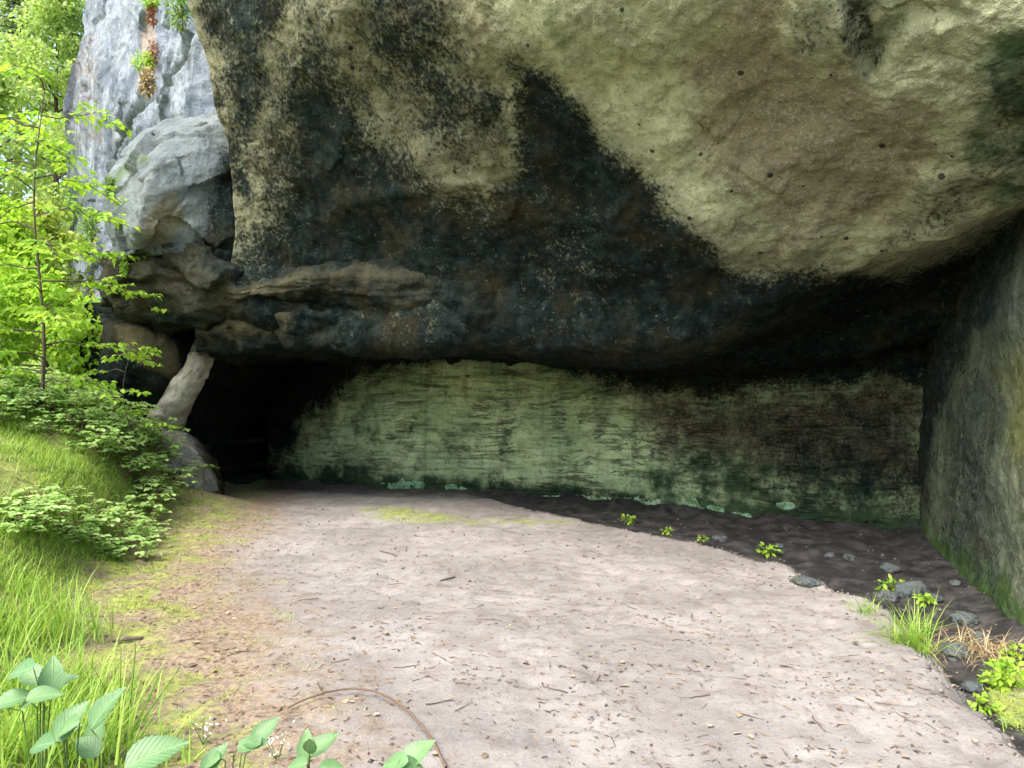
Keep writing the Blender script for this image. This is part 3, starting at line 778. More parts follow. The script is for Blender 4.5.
# --- rounded boulder at the foot of the bank
rows = []
cen = P(160, 478, 11.2); cen[2] = .22
nth, nph = 13, 8
for i in range(nph):
    ph = math.radians(88 - i * 98 / (nph - 1))
    rows.append([np.array([cen[0] + .76 * math.cos(ph) * math.cos(t) + .1 * math.sin(ph), cen[1] + .6 * math.cos(ph) * math.sin(t), cen[2] + .86 * math.sin(ph) - .35 * math.cos(ph) * math.cos(t) * .6])
                 for t in [math.radians(140 + k * 260 / (nth - 1)) for k in range(nth)]])
def bo_disp(G): return .08 * facets(G + .1 * fbm(G, 2, 2, 986)[..., None], 1.8, 987) + .13 * fbm(G, 3, 1.3, 981) + .06 * ridged(G, 3, 2.2, 983) + .02 * fbm(G, 4, 8, 985)
def bo_mask(G):
    px, py = pix(G)
    return np.stack([np.full(px.shape, .0), .3 * sstep(450, 475, py), np.full(px.shape, .1)], -1)
o = rock_grid('boulder', rows, M_pil, bo_disp, bo_mask, back=(0, .6, -.15), pitch=2)
tag(o, 'rounded grey-brown boulder half hidden by brambles where the bank meets the path', 'boulder')

# stones in the trench
def stone(px, py, r, label, mat, seed, sq=.6):
    c = gp(px, py)
    import bmesh
    bm = bmesh.new(); bmesh.ops.create_icosphere(bm, subdivisions=4, radius=1)
    V = np.array([v.co[:] for v in bm.verts]); fs = [tuple(v.index for v in f.verts) for f in bm.faces]; bm.free()
    V = V * (1 + .35 * fbm(V, 3, 1.1, seed)[:, None] + .1 * fbm(V, 3, 4, seed + 3)[:, None])
    V = V * np.array([r, r * .8, r * sq])
    o = mesh_np('stone', V, fs, mat, None, {'mask': np.tile([.46, .25, .3], (len(V), 1))})
    o.location = (c[0], c[1], c[2] + r * sq * .35); o.rotation_euler = (0, 0, seed)
    tag(o, label, 'stone', 'stones in the damp trench')
stone(912, 596, .16, 'small dark stone among weeds in the trench middle', M_block, 3)
stone(888, 600, .10, 'small mossy stone left of the trench weeds', M_block, 5)
stone(720, 540, .13, 'flat dark stone at the rear edge of the trench', M_block, 8, .35)
stone(805, 584, .14, 'flat bluish slab stone on the trench lip', M_block, 11, .3)
stone(955, 655, .13, 'grey stone against the lip of the trench near the grass tuft', M_block, 14, .5)

for k, (px, py, r) in enumerate([(850, 560, .09), (890, 570, .12), (935, 600, .08), (965, 622, .14), (980, 640, .1), (830, 556, .07), (780, 548, .08), (955, 585, .07), (972, 690, .08)]):
    stone(px, py, r, 'small dark stone half sunk in the damp trench soil', M_block, 30 + k * 3, .45)

# ------------------------------------------------------------------ leaves
def leaf_template(kind):
    if kind == 'ovate':
        t = [0, .3, .65, 1]; w = [0.02, .5, .42, 0.0]
    elif kind == 'serrate':
        t = np.linspace(0, 1, 21); w = .52 * np.sin(np.pi * t ** .72) ** .85 + .02 * (1 - t); w[1:-1:2] *= .90; w[-1] = 0
    elif kind == 'round':
        t = [0, .15, .5, .85, 1]; w = [.1, .42, .55, .35, 0]
    t = np.array(t); w = np.array(w); n = len(t)
    V = []
    for side in (-1, 0, 1):
        for k in range(n): V.append((t[k], side * w[k], 0))
    V = np.array(V); fs = []
    for s in (0, 1):
        for k in range(n - 1):
            a = s * n + k; fs.append((a, a + 1, a + 1 + n, a + n))
    return V, np.array(fs)
TPL = {k: leaf_template(k) for k in ('ovate', 'serrate', 'round')}

def leaf_arrays(base, dirs, ups, length, kind='ovate', aspect=.6, droop=.25, fold=.25, tint=None):
    V0, f0 = TPL[kind]
    base = np.asarray(base, float); n = len(base)
    d = dirs / (np.linalg.norm(dirs, axis=1, keepdims=True) + 1e-9)
    s = np.cross(d, ups); s /= (np.linalg.norm(s, axis=1, keepdims=True) + 1e-9)
    u = np.cross(s, d)
    L = np.asarray(length)[:, None, None] if np.ndim(length) else length
    t = V0[:, 0]; w = V0[:, 1] * aspect
    loc = d[:, None, :] * t[None, :, None] + s[:, None, :] * w[None, :, None] + u[:, None, :] * (fold * np.abs(w) - droop * t * t)[None, :, None]
    V = base[:, None, :] + loc * L
    fs = (f0[None] + (np.arange(n) * len(V0))[:, None, None]).reshape(-1, 4)
    tv = np.repeat(RNG.random(n) if tint is None else tint, len(V0))
    if kind == 'serrate': tv = np.clip(tv * .6 + np.tile(np.where(np.abs(V0[:, 1]) < 1e-6, .45, 0), n), 0, 1)
    return V.reshape(-1, 3), fs, tv

def join(parts):
    V = []; Fs = []; T = []; o = 0
    for v, f, t in parts:
        V.append(v); Fs.append(f + o); T.append(t); o += len(v)
    return np.concatenate(V), np.concatenate(Fs), np.concatenate(T)

def leaf_obj(name, parts, mat, parent=None):
    V, Fq, T = join(parts) if isinstance(parts, list) else parts
    return mesh_np(name, V, Fq, mat, parent, {'tint': T})

def tube_arrays(pts, rad, n=6):
    pts = np.asarray(pts, float); m = len(pts)
    rad = np.asarray(rad, float) if np.ndim(rad) else np.full(m, rad)
    tg = np.gradient(pts, axis=0); tg /= (np.linalg.norm(tg, axis=1, keepdims=True) + 1e-9)
    ref = np.array([0, 0, 1.]) if abs(tg[0, 2]) < .9 else np.array([1., 0, 0])
    a = np.cross(tg, ref); a /= (np.linalg.norm(a, axis=1, keepdims=True) + 1e-9); b = np.cross(tg, a)
    th = np.arange(n) / n * 2 * math.pi
    V = pts[:, None] + rad[:, None, None] * (a[:, None] * np.cos(th)[None, :, None] + b[:, None] * np.sin(th)[None, :, None])
    idx = np.arange(m * n).reshape(m, n)
    q = np.stack([idx[:-1], np.roll(idx, -1, 1)[:-1], np.roll(idx, -1, 1)[1:], idx[1:]], -1).reshape(-1, 4)
    return V.reshape(-1, 3), q, np.zeros(m * n)

def blade_arrays(base, az, length, lean, width, curve, tint=None, seg=4):
    base = np.asarray(base, float); n = len(base)
    t = np.linspace(0, 1, seg + 1)
    out = np.stack([np.cos(az), np.sin(az), np.zeros(n)], 1); side = np.stack([-np.sin(az), np.cos(az), np.zeros(n)], 1)
    ang = lean[:, None] + curve[:, None] * t[None]
    ds = length[:, None] / seg
    h = np.concatenate([np.zeros((n, 1)), np.cumsum(np.sin(ang[:, 1:]) * ds, 1)], 1)
    v = np.concatenate([np.zeros((n, 1)), np.cumsum(np.cos(ang[:, 1:]) * ds, 1)], 1)
    c = base[:, None] + out[:, None] * h[..., None] + np.array([0, 0, 1.]) * v[..., None]
    w = (width[:, None] * (1 - t[None] ** 1.6) * .5 + .0004)[..., None] * side[:, None]
    V = np.stack([c - w, c + w], 2).reshape(n, -1, 3)
    k = (seg + 1) * 2
    f = np.array([(2 * i, 2 * i + 1, 2 * i + 3, 2 * i + 2) for i in range(seg)])
    fs = (f[None] + (np.arange(n) * k)[:, None, None]).reshape(-1, 4)
    return V.reshape(-1, 3), fs, np.repeat(RNG.random(n) if tint is None else tint, k)

def rnd(a, b, n): return RNG.uniform(a, b, n)

# --- layered sapling (leaf sprays held flat)
def spray(o, az, L, nl, size, parts_leaf, parts_wood, droop=.15, wood=True):
    """one side branch with leaves to both sides"""
    t = np.linspace(0, 1, 7)
    d = np.array([math.cos(az), math.sin(az), 0])
    wob = RNG.normal(0, .03 * L, (7, 3)); wob[0] = 0
    pts = o + d * (t * L)[:, None] + np.array([0, 0, 1.]) * ((.28 * t - (.28 + droop) * t * t) * L)[:, None] + wob
    if wood: parts_wood.append(tube_arrays(pts, np.linspace(.010, .0025, 7) * (L ** .5), 4))
    # twigs
    bases = []; dirs = []
    nt = max(3, int(L / .16))
    for k in range(nt):
        s = .25 + .75 * (k + .5) / nt
        c = np.array([np.interp(s, t, pts[:, j]) for j in range(3)])
        for side in (-1, 1):
            a2 = az + side * RNG.uniform(.6, 1.1); tl = L * RNG.uniform(.2, .42) * (1.15 - s * .6)
            dd = np.array([math.cos(a2), math.sin(a2), RNG.uniform(-.25, .15)])
            m = max(2, int(nl * tl))
            ss = np.linspace(.2, 1, m)
            bp = c + dd * (ss * tl)[:, None]
            if wood: parts_wood.append(tube_arrays(np.stack([c, c + dd * tl]), [.003, .0015], 3))
            for i in range(m):
                for sd in (-1, 1):
                    a3 = a2 + sd * RNG.uniform(.4, 1.0)
                    bases.append(bp[i]); dirs.append((math.cos(a3), math.sin(a3), RNG.uniform(-.5, .1)))
    bases = np.array(bases); dirs = np.array(dirs); n = len(bases)
    ups = np.array([0, 0, 1.]) + RNG.normal(0, .32, (n, 3))
    parts_leaf.append(leaf_arrays(bases, dirs, ups, rnd(.75, 1.25, n) * size, 'ovate', .62, .3, .3))

def sapling(name, base, H, zs, Ls, mat, label, lean=(0, 0), leafsize=.085, nl=16, r=.03, azs=None, cat='sapling'):
    root = empty(name, base)
    t = np.linspace(0, 1, 12)
    pts = np.stack([lean[0] * t + .06 * np.sin(t * 7), lean[1] * t + .04 * np.cos(t * 5) - .04, t * H - .1], -1)
    w = [tube_arrays(pts, np.linspace(r, r * .2, 12), 7)]; lv = []; tw = []
    for k, (z, L) in enumerate(zip(zs, Ls)):
        o = np.array([np.interp(z / H, t, pts[:, 0]), np.interp(z / H, t, pts[:, 1]), z])
        az = azs[k] if azs else k * 2.4 + RNG.uniform(-.4, .4)
        spray(o, az, L, nl, leafsize, lv, tw)
    leaf_obj('trunk', w, M_bark, root); leaf_obj('crown_wood', tw, M_bark, root); leaf_obj('crown', lv, mat, root)
    tag(root, label, cat)
    return root

b = gp(36, 420); b = np.array([-6.0, 9.4, gz(-6.0, 9.4)])
zs = list(np.linspace(.35, 4.1, 24)); Ls = [1.35 - .1 * abs(z - 1.8) - .14 * max(0, z - 2.6) for z in zs]
sapling('maple_sapling', b, 4.3, zs, Ls, M_lime, 'tall bright lime sapling with a thin dark trunk before the cliff', leafsize=.095, nl=13, r=.024)
b = np.array([-4.95, 9.6, gz(-4.95, 9.6)])
sapling('thin_sapling', b, 1.75, [.5, .62, .8, 1.05, 1.3, 1.5, 1.62], [.42, .5, .35, .3, .5, .45, .3], M_lime, 'spindly small sapling with few light leaves beside the dark rock', leafsize=.075, nl=14, r=.010,
        azs=[3.3, .2, 1.9, -.3, 3.4, 2.6, .2])
b = np.array([-6.6, 8.2, gz(-6.6, 8.2)])
sapling('beech_sapling', b, 3.0, list(np.linspace(.3, 2.4, 10)), [.9] * 10, M_lime, 'leafy lime sapling at the very edge of the bank, cut off by the frame', leafsize=.09, nl=13, r=.025)

# --- crown trees behind
def crown_leaves(centres, radii, n, size, flat=.6, kind='ovate'):
    k = RNG.choice(len(centres), n, p=np.array(radii) ** 2.2 / np.sum(np.array(radii) ** 2.2))
    d = RNG.normal(0, 1, (n, 3)); d /= np.linalg.norm(d, axis=1, keepdims=True)
    rr = RNG.random(n) ** .45
    b = np.array(centres)[k] + d * (np.array(radii)[k] * rr)[:, None] * np.array([1, 1, flat])
    dirs = d * .5 + RNG.normal(0, .6, (n, 3)); dirs[:, 2] -= .25
    ups = np.array([0, 0, 1.]) + RNG.normal(0, .5, (n, 3))
    return leaf_arrays(b, dirs, ups, rnd(.7, 1.3, n) * size, kind, .6, .3, .2)

def tree(name, x, y, H, cr, label, mat, n=5000, size=.2, h0=.25, r=.18, nclump=40, group='forest trees beyond the bank', seed=1):
    z0 = float(gz(x, y)); root = empty(name, (x, y, z0))
    rg = np.random.default_rng(seed)
    t = np.linspace(0, 1, 9)
    pts = np.stack([.25 * np.sin(t * 3 + seed), .25 * np.cos(t * 4 + seed) - .25, t * H * .95 - .2], -1)
    w = [tube_arrays(pts, np.linspace(r, r * .15, 9), 8)]
    cs = []; rs = []; bw = []
    for k in range(nclump):
        s = h0 + (1 - h0) * (k + .5) / nclump
        a = k * 2.4 + rg.uniform(-.5, .5); R = cr * math.sin(math.pi * min(1, (s - h0) / (1 - h0) * .8 + .18)) * rg.uniform(.45, 1.05)
        st = np.array([np.interp(s * .9, t, pts[:, j]) for j in range(3)])
        e = st + np.array([math.cos(a) * R, math.sin(a) * R, rg.uniform(-.1, .5) * R])
        bw.append(tube_arrays(np.stack([st, (st + e) / 2 + np.array([0, 0, .15 * R]), e]), [r * .3, r * .18, r * .05], 5))
        cs.append(e); rs.append(cr * rg.uniform(.2, .38))
        cs.append(st * .4 + e * .6); rs.append(cr * rg.uniform(.18, .3))
    leaf_obj('trunk', w, M_bark, root); leaf_obj('crown_wood', bw, M_bark, root)
    leaf_obj('crown', crown_leaves(cs, rs, n, size), mat, root)
    tag(root, label, 'tree', group)

def fir(name, x, y, H, cr, label, seed=1, n=40, h0=.25):
    z0 = float(gz(x, y)); root = empty(name, (x, y, z0)); rg = np.random.default_rng(seed)
    w = [tube_arrays([(0, 0, -.2), (0, 0, H * .5), (0, 0, H)], [.26, .17, .02], 8)]
    lv = []; bw = []
    for k in range(n):
        s = h0 + (1 - h0) * (k / n); zz = s * H
        for j in range(5):
            a = k * 1.3 + j * 1.256 + rg.uniform(-.3, .3); L = cr * (1.05 - s) * rg.uniform(.7, 1.1) + .2
            d = np.array([math.cos(a), math.sin(a), -.25]); o = np.array([0, 0, zz])
            bw.append(tube_arrays(np.stack([o, o + d * L]), [.04, .01], 4))
            m = max(6, int(L * 44)); ss = rg.uniform(.15, 1, m)
            b = o + d * (ss * L)[:, None] + rg.normal(0, .06, (m, 3))
            sd = np.where(rg.random(m) < .5, -1, 1); a3 = a + sd * rg.uniform(.3, 1.1, m)
            dirs = np.stack([np.cos(a3), np.sin(a3), rg.uniform(-.7, -.1, m)], 1)
            ups = np.array([0, 0, 1.]) + rg.normal(0, .3, (m, 3))
            lv.append(leaf_arrays(b, dirs, ups, rg.uniform(.14, .30, m), 'ovate', .34, .3, .1))
    leaf_obj('trunk', w, M_bark, root); leaf_obj('crown_wood', bw, M_bark, root); leaf_obj('crown', lv, M_fir, root)
    tag(root, label, 'tree', 'forest trees beyond the bank')

def wx(px, D): return (px - 512) / F * D
fir('fir_tree', wx(14, 30), 30, 19, 3.0, 'tall fir with a bare brown lower trunk at the top corner, sky around it', 3, 34, .62)
fir('fir_tree', wx(70, 40), 40, 20, 3.4, 'hazy fir standing far off close to the cliff edge', 5, 40, .25)
fir('fir_tree', wx(-70, 26), 26, 18, 3.4, 'broad fir mostly cut off by the photo edge', 6, 38, .2)
fir('fir_tree', wx(45, 52), 52, 17, 3.6, 'farthest fir seen between the others and the cliff', 8, 40, .1)
tree('broadleaf_tree', wx(62, 27), 27, 17, 2.6, 'tall loose broadleaf tree leaning against the cliff skyline', M_far, 15000, .17, .2, .14, 52, seed=2)
tree('broadleaf_tree', wx(-14, 22), 22, 10.5, 2.3, 'rounded broadleaf tree behind the lime sapling, left side', M_far, 7000, .17, .15, .12, seed=4)
tree('young_beech', wx(48, 17), 17, 4.4, 1.25, 'yellow-green young tree with arching sprays before the cliff foot', M_yell, 5500, .13, .1, .05, 34, seed=7)
tree('young_beech', wx(5, 15), 15, 4.0, 1.3, 'dense bright young tree filling the gap behind the sapling trunk', M_lime, 5500, .12, .1, .05, 34, seed=9)
tree('young_beech', wx(88, 14.5), 14.5, 1.9, .75, 'low bright bush at the foot of the bright cliff', M_lime, 2600, .10, .05, .03, 24, seed=12)
tree('young_beech', wx(40, 12), 12, 2.2, 1.0, 'low leafy bush on the bank crest below the sapling', M_lime, 3200, .10, .05, .03, 24, seed=13)
tree('young_beech', wx(-30, 12), 12, 3.0, 1.2, 'bright bush on the bank at the left photo edge', M_lime, 3000, .11, .05, .03, 24, seed=14)
# the wood that fills the far distance
cs = []; rs = []
for k in range(46):
    D = RNG.uniform(58, 85); cs.append((wx(RNG.uniform(-160, 150), D), D, RNG.uniform(1, 10))); rs.append(RNG.uniform(2.2, 4))
fo = leaf_obj('forest', [crown_leaves(cs, rs, 9000, .65)], M_far)
tag(fo, 'pale green wood far behind the trees', 'forest', kind='stuff')

# --- plants on the cliff
def tuft(name, c, n, L, mat, label, cat='plant', group=None, lean=(.2, .9), curve=1.1, width=.012, nrm=None, parent=None, spread=.06):
    root = empty(name, c)
    b = RNG.normal(0, spread, (n, 3)); b[:, 2] = -np.abs(b[:, 2]) * .4 - .01
    V = blade_arrays(b, rnd(0, 6.28, n), rnd(.55, 1.1, n) * L, rnd(*lean, n), rnd(.6, 1.2, n) * width, rnd(.2, 1, n) * curve)
    leaf_obj('blades', [V], mat, root)
    tag(root, label, cat, group); return root

def cushion(name, c, rx, rz, n, size, mat, label, cat='plant', group=None, stems=True):
    root = empty(name, c)
    d = RNG.normal(0, 1, (n, 3)); d /= np.linalg.norm(d, axis=1, keepdims=True); rr = RNG.random(n) ** .5
    b = d * rr[:, None] * np.array([rx, rx * .5, rz])
    dirs = d + RNG.normal(0, .5, (n, 3)); ups = np.array([0, -.4, 1.]) + RNG.normal(0, .4, (n, 3))
    leaf_obj('leaves', [leaf_arrays(b, dirs, ups, rnd(.6, 1.2, n) * size, 'ovate', .55, .3, .2)], mat, root)
    if stems:
        w = [tube_arrays(np.stack([np.array([0, .08, -rz]), b[k] * .9]), [.005, .002], 4) for k in range(0, n, max(1, n // 10))]
        leaf_obj('stem', w, M_stem, root)
    tag(root, label, cat, group); return root

G_CL = 'plants rooted in the cliff'
cushion('cliff_plant', P(180, 10, 10.6), .20, .32, 624, 0.047, M_fern, 'ferny green plant hanging from the cliff top beside the overhang edge', 'plant', G_CL)
cushion('cliff_plant', P(143, 62, 11.6), .2, .16, 390, 0.047, M_lime, 'bright green plant in the cliff crack above the russet clump', 'plant', G_CL)
cushion('cliff_plant', P(152, 55, 11.7), .10, .25, 286, 0.047, M_rust, 'russet dead fern in the cliff crack', 'plant', G_CL)
cushion('cliff_plant', P(147, 82, 11.5), .13, .24, 572, 0.057, M_straw, 'dry brown hanging clump below the green cliff plant', 'plant', G_CL)
cushion('cliff_plant', P(152, 14, 11.9), .09, .2, 234, 0.047, M_rust, 'small russet plant at the top of the cliff crack', 'plant', G_CL)
cushion('cliff_plant', P(150, 2, 11.9), .16, .1, 234, 0.052, M_lime, 'small green plant at the photo top on the cliff', 'plant', G_CL)
cushion('cliff_plant', P(109, 186, 10.35), .08, .16, 338, 0.036, M_fern, 'small green moss clump on the left edge of the jutting block', 'plant', G_CL)
cushion('cliff_plant', P(138, 158, 10.1), .16, .06, 312, 0.031, M_fern, 'thin mossy tuft lying on top of the jutting block', 'plant', G_CL)
cushion('cliff_plant', P(90, 228, 12.3), .2, .22, 442, 0.052, M_fern, 'fern tuft low on the bright cliff behind the sapling leaves', 'plant', G_CL)
cushion('cliff_plant', P(124, 268, 10.1), .05, .12, 182, 0.036, M_lime, 'little green plant in the crevice at the end of the brown ledge', 'plant', G_CL)

# --- brambles on the bank
def bramble_proto(seed, R=.35, H=.3, nst=7, ls=.075, mat=M_bram):
    rg = np.random.default_rng(seed)
    st = []; B = []; Dr = []; U = []; L = []
    for k in range(nst):
        a = rg.uniform(0, 6.28); r = R * rg.uniform(.5, 1.2); h = H * rg.uniform(.5, 1.2)
        t = np.linspace(0, 1, 7)
        pts = np.stack([np.cos(a + .5 * t) * r * t, np.sin(a + .5 * t) * r * t, h * np.sin(t * 2.3) - .03], -1)
        st.append(tube_arrays(pts, np.linspace(.005, .002, 7), 4))
        for s in np.linspace(.25, 1, 6):
            c = np.array([np.interp(s, t, pts[:, j]) for j in range(3)])
            a2 = a + rg.uniform(-1.6, 1.6); pd = np.array([math.cos(a2), math.sin(a2), rg.uniform(.1, .7)])
            tip = c + pd * ls * rg.uniform(.6, 1.3)
            st.append(tube_arrays(np.stack([c, tip]), [.002, .0015], 3))
            for da in (-1.15, 0, 1.15):
                B.append(tip); Dr.append((math.cos(a2 + da), math.sin(a2 + da), rg.uniform(-.3, .15)))
                U.append((rg.normal(0, .3), rg.normal(0, .3), 1)); L.append(ls * rg.uniform(.7, 1.25) * (1.1 if da == 0 else .85))
    return st, leaf_arrays(np.array(B), np.array(Dr), np.array(U), np.array(L), 'ovate', .66, .25, .25)

protos = []
for k in range(5):
    root = empty('bramble', (0, 0, 0))
    st, lf = bramble_proto(40 + k, R=.38 - .03 * k, H=.32)
    leaf_obj('stem', st, M_stem, root); leaf_obj('leaves', [lf], M_bram, root)
    protos.append(root)
used = [0] * 5
BZ = {'crest': ('pale-leaved bramble in the dense strip along the bank crest above the boulder', 'brambles along the bank crest'),
      'low': ('whitish-green bramble in the lower patch between lawn and path', 'brambles in the lower patch beside the path')}
def put_bramble(p, zone, sc=1.0):
    k = int(RNG.integers(0, 5))
    o = protos[k] if not used[k] else copy_tree(protos[k]); used[k] = 1
    o.location = tuple(p); o.rotation_euler = (0, 0, RNG.uniform(0, 6.28)); s = sc * RNG.uniform(.8, 1.2); o.scale = (s, s, s * (.8 if zone == 'crest' else .62))
    tag(o, BZ[zone][0], 'bramble', BZ[zone][1])
def in_poly(poly, n):
    poly = np.array(poly); out = []
    while len(out) < n:
        p = RNG.uniform(poly.min(0), poly.max(0))
        if polysd(np.array([p[0]]), np.array([p[1]]), poly)[0] > 0: out.append(p)
    return out
k = 0
while k < 85:
    y = RNG.uniform(7.6, 10.9); d = RNG.uniform(.15, 2.6); x = float(np.interp(y, XE_Y, XE_X)) - d
    if RNG.random() > sstep(7.4, 9.2, y + .35 * (1.6 - d)): continue
    q = pix(np.array([x, y, float(gz(np.array([x]), np.array([y]))[0])]))
    if polysd(np.array([q[0]]), np.array([q[1]]), [(-40, 425), (45, 432), (100, 478), (120, 505), (-40, 520)])[0] > 0: continue
    put_bramble((x, y, float(gz(np.array([x]), np.array([y]))[0])), 'crest', .95); k += 1
for p in in_poly([(0, 505), (60, 498), (140, 520), (165, 545), (150, 568), (95, 565), (40, 548), (0, 545)], 26):
    put_bramble(gp(*p), 'low', .8)

# --- grass of the bank
def scatter(n, xr, yr, dens):
    out = []
    while sum(len(a) for a in out) < n:
        x = RNG.uniform(*xr, n * 2); y = RNG.uniform(*yr, n * 2)
        w = dens(x, y); keep = RNG.random(len(x)) < w
        out.append(np.stack([x[keep], y[keep]], 1))
    return np.concatenate(out)[:n]
def dens_lawn(x, y):
    z, d, td = ground_parts(x, y)
    pt = fbm(np.stack([x, y, x * 0], -1), 3, 1.1, 77)
    return sstep(-.35, .5, d) * sstep(-.25, .25, pt + .15 * sstep(0, 1, d)) * np.where(np.abs(x) < y * .75 + .6, 1, 0)
xy = scatter(42000, (-9, -1), (2.2, 12), dens_lawn)
zz, dd, _ = ground_parts(xy[:, 0], xy[:, 1])
n = len(xy)
gr = leaf_obj('grass', [blade_arrays(np.c_[xy, zz - .01], rnd(0, 6.28, n), rnd(.03, .11, n) * (1 + .6 * sstep(0, .8, dd)), rnd(0, .8, n), rnd(.003, .006, n) * (1 + xy[:, 1] * .05), rnd(.2, 1.4, n), seg=3)], M_grass)
tag(gr, 'short yellow-green grass covering the left bank', 'grass', kind='stuff')

# moss and small grass on path edges
def dens_patch(x, y):
    z, d, td = ground_parts(x, y)
    pt = fbm(np.stack([x, y, x * 0], -1), 3, 2.2, 88)
    return sstep(-1.6, -.2, d) * sstep(.4, 0, d) * sstep(.12, .4, pt)
xy = scatter(9000, (-5, 0), (2.6, 10), dens_patch)
p2 = [gp(*p)[:2] for p in in_poly([(355, 508), (400, 504), (440, 516), (470, 518), (450, 524), (385, 523)], 500)]
p2 += [gp(*p)[:2] for p in in_poly([(470, 516), (590, 519), (590, 525), (480, 525)], 160)]
p2 += [gp(*p)[:2] for p in in_poly([(985, 665), (1030, 652), (1030, 742), (1004, 728), (982, 700)], 1100)]
p2 += [gp(*p)[:2] for p in in_poly([(205, 600), (235, 590), (240, 605), (210, 612)], 110)]
p2 += [gp(*p)[:2] for p in in_poly([(272, 612), (295, 612), (292, 622), (275, 622)], 90)]
p2 += [gp(*p)[:2] for p in in_poly([(165, 575), (215, 570), (215, 585), (170, 588)], 150)]
xy = np.concatenate([xy, np.array(p2)]); n = len(xy)
zz = gz(xy[:, 0], xy[:, 1])
gr = leaf_obj('moss', [blade_arrays(np.c_[xy, zz - .004], rnd(0, 6.28, n), rnd(.012, .035, n), rnd(.2, 1.1, n), rnd(.003, .007, n), rnd(0, 1, n), seg=2)], M_yell)
tag(gr, 'thin moss and seedling grass along the path edge', 'moss', kind='stuff')

# tall grass clumps in the near corner
def grass_clump(px, py, n, L, label, spread=.1, group='tall grass clumps in the near corner', width=.009, mat=M_grass, lean=(0, .55), curve=1.0):
    c = gp(px, py); return tuft('grass_clump', c, n, L, mat, label, 'grass clump', group, lean, curve, width, spread=spread)
for k, (px, py, n, L, lab) in enumerate([
    (10, 640, 150, .5, 'tall grass clump at the left photo edge behind the broad leaves'),
    (55, 640, 170, .48, 'thick bright grass clump with upright blades beside the mossy path'),
    (30, 600, 90, .26, 'grass clump on the bank above the thick upright one'),
    (5, 590, 90, .3, 'farther grass clump at the photo edge on the bank'),
    (20, 700, 170, .5, 'grass clump tangled with the broad bramble leaves'),
    (50, 755, 170, .42, 'dense grass clump in the bottom corner'),
    (95, 765, 150, .34, 'low grass clump along the bottom edge under the oval leaves'),
    (100, 720, 120, .36, 'grass clump around the foot of the upright stalks'),
    (70, 700, 150, .42, 'grass clump between the broad leaves and the upright stalks'),
    (130, 766, 90, .22, 'small grass clump by the single oval leaf'),
    (5, 760, 150, .45, 'grass clump filling the extreme bottom corner')]):
    grass_clump(px, py, n, L, lab, .13)
# a few long upright blades
def long_blades():
    c = gp(118, 745); root = empty('grass_stalks', c)
    parts = []
    for (px, py, bx) in ((121, 648, 116), (136, 641, 124), (164, 664, 126), (181, 665, 124)):
        d = c[1]; b = P(bx, 740, d); b[2] = float(gz(b[0], b[1])) ; tip = P(px, py, d)
        t = np.linspace(0, 1, 8)[:, None]
        pts = b + (tip - b) * t + np.array([.02, 0, 0]) * (t * (1 - t))
        parts.append(tube_arrays(pts - c, np.linspace(.0055, .002, 8), 5))
    leaf_obj('blades', parts, M_grass, root)
    tag(root, 'four long bare grass stalks standing upright over the path edge', 'grass stalks')
long_blades()

# --- big bramble sprays in the near corner
def big_spray(stem_px, leaves, D, label, size=.11, stemmat=M_gstem, group=None):
    b = P(*stem_px, D); g0 = float(gz(b[0], b[1])); root = empty('bramble_spray', (b[0], b[1], g0)); c = np.array([b[0], b[1], g0])
    st = []; B = []; Dr = []; U = []; Ls = []
    for (px, py, ang, s, dd) in leaves:
        tip = P(px, py, D + dd)
        a = math.radians(ang)
        d = np.array([math.cos(a), .25, math.sin(a)]); d /= np.linalg.norm(d)
        start = tip - d * size * s * .88
        B.append(start - c); Dr.append(d); U.append((RNG.normal(0, .15), -.55, .85)); Ls.append(size * s * .88)
        mid = (start + b) / 2 + np.array([0, .02, .03])
        st.append(tube_arrays(np.stack([np.array([0, 0, -.02]), np.array([0, 0, .3 * (b[2] - g0)]), mid - c, start - c]), [.0028, .0026, .0022, .0016], 5))
    leaf_obj('stem', st, stemmat, root)
    V, fq, T = leaf_arrays(np.array(B), np.array(Dr), np.array(U), np.array(Ls), 'serrate', .62, .22, .3)
    V0 = TPL['serrate'][0]; rel = V0.copy(); rel[:, 1] = np.abs(rel[:, 1])
    mesh_np('leaves', V, fq, M_broad, root, {'tint': T, 'leafuv': np.tile(rel, (len(B), 1))})
    tag(root, label, 'bramble', group)
GS = 'broad bramble sprays at the bottom edge'
big_spray((40, 740), [(2, 672, 190, 1, 0), (52, 655, 100, 1, .05), (35, 690, 20, .9, 0), (75, 672, 30, .9, .1), (12, 705, 200, 1, 0), (62, 690, 10, .8, -.05), (20, 660, 140, .9, .1)], 2.5, 'broad bramble leaves massed in the grass at the left edge', .15, group=GS)
big_spray((70, 765), [(83, 700, 60, 1.15, 0), (50, 732, 200, 1.0, -.05), (80, 722, 25, .8, .05), (25, 745, 190, 1, 0)], 2.3, 'bramble spray with one rounded upright leaf beside the long stalks', .13, group=GS)
big_spray((100, 775), [(118, 685, 62, 1.2, .05), (98, 712, 90, .9, .1), (75, 735, 150, .9, 0)], 2.4, 'bramble spray with a long leaf crossing the tall stalks', .14, group=GS)
big_spray((150, 790), [(184, 736, 25, 1.35, 0), (130, 762, 190, .6, 0)], 2.25, 'single large oval bramble leaf lying low near the white flowers', .15, group=GS)
big_spray((225, 790), [(276, 716, 50, 1.0, .1), (268, 738, 15, .9, .05), (224, 742, 60, 1.0, 0), (240, 738, 170, .7, .05), (195, 765, 200, .9, 0)], 2.3, 'bramble spray just right of the white flowers', .12, group=GS)
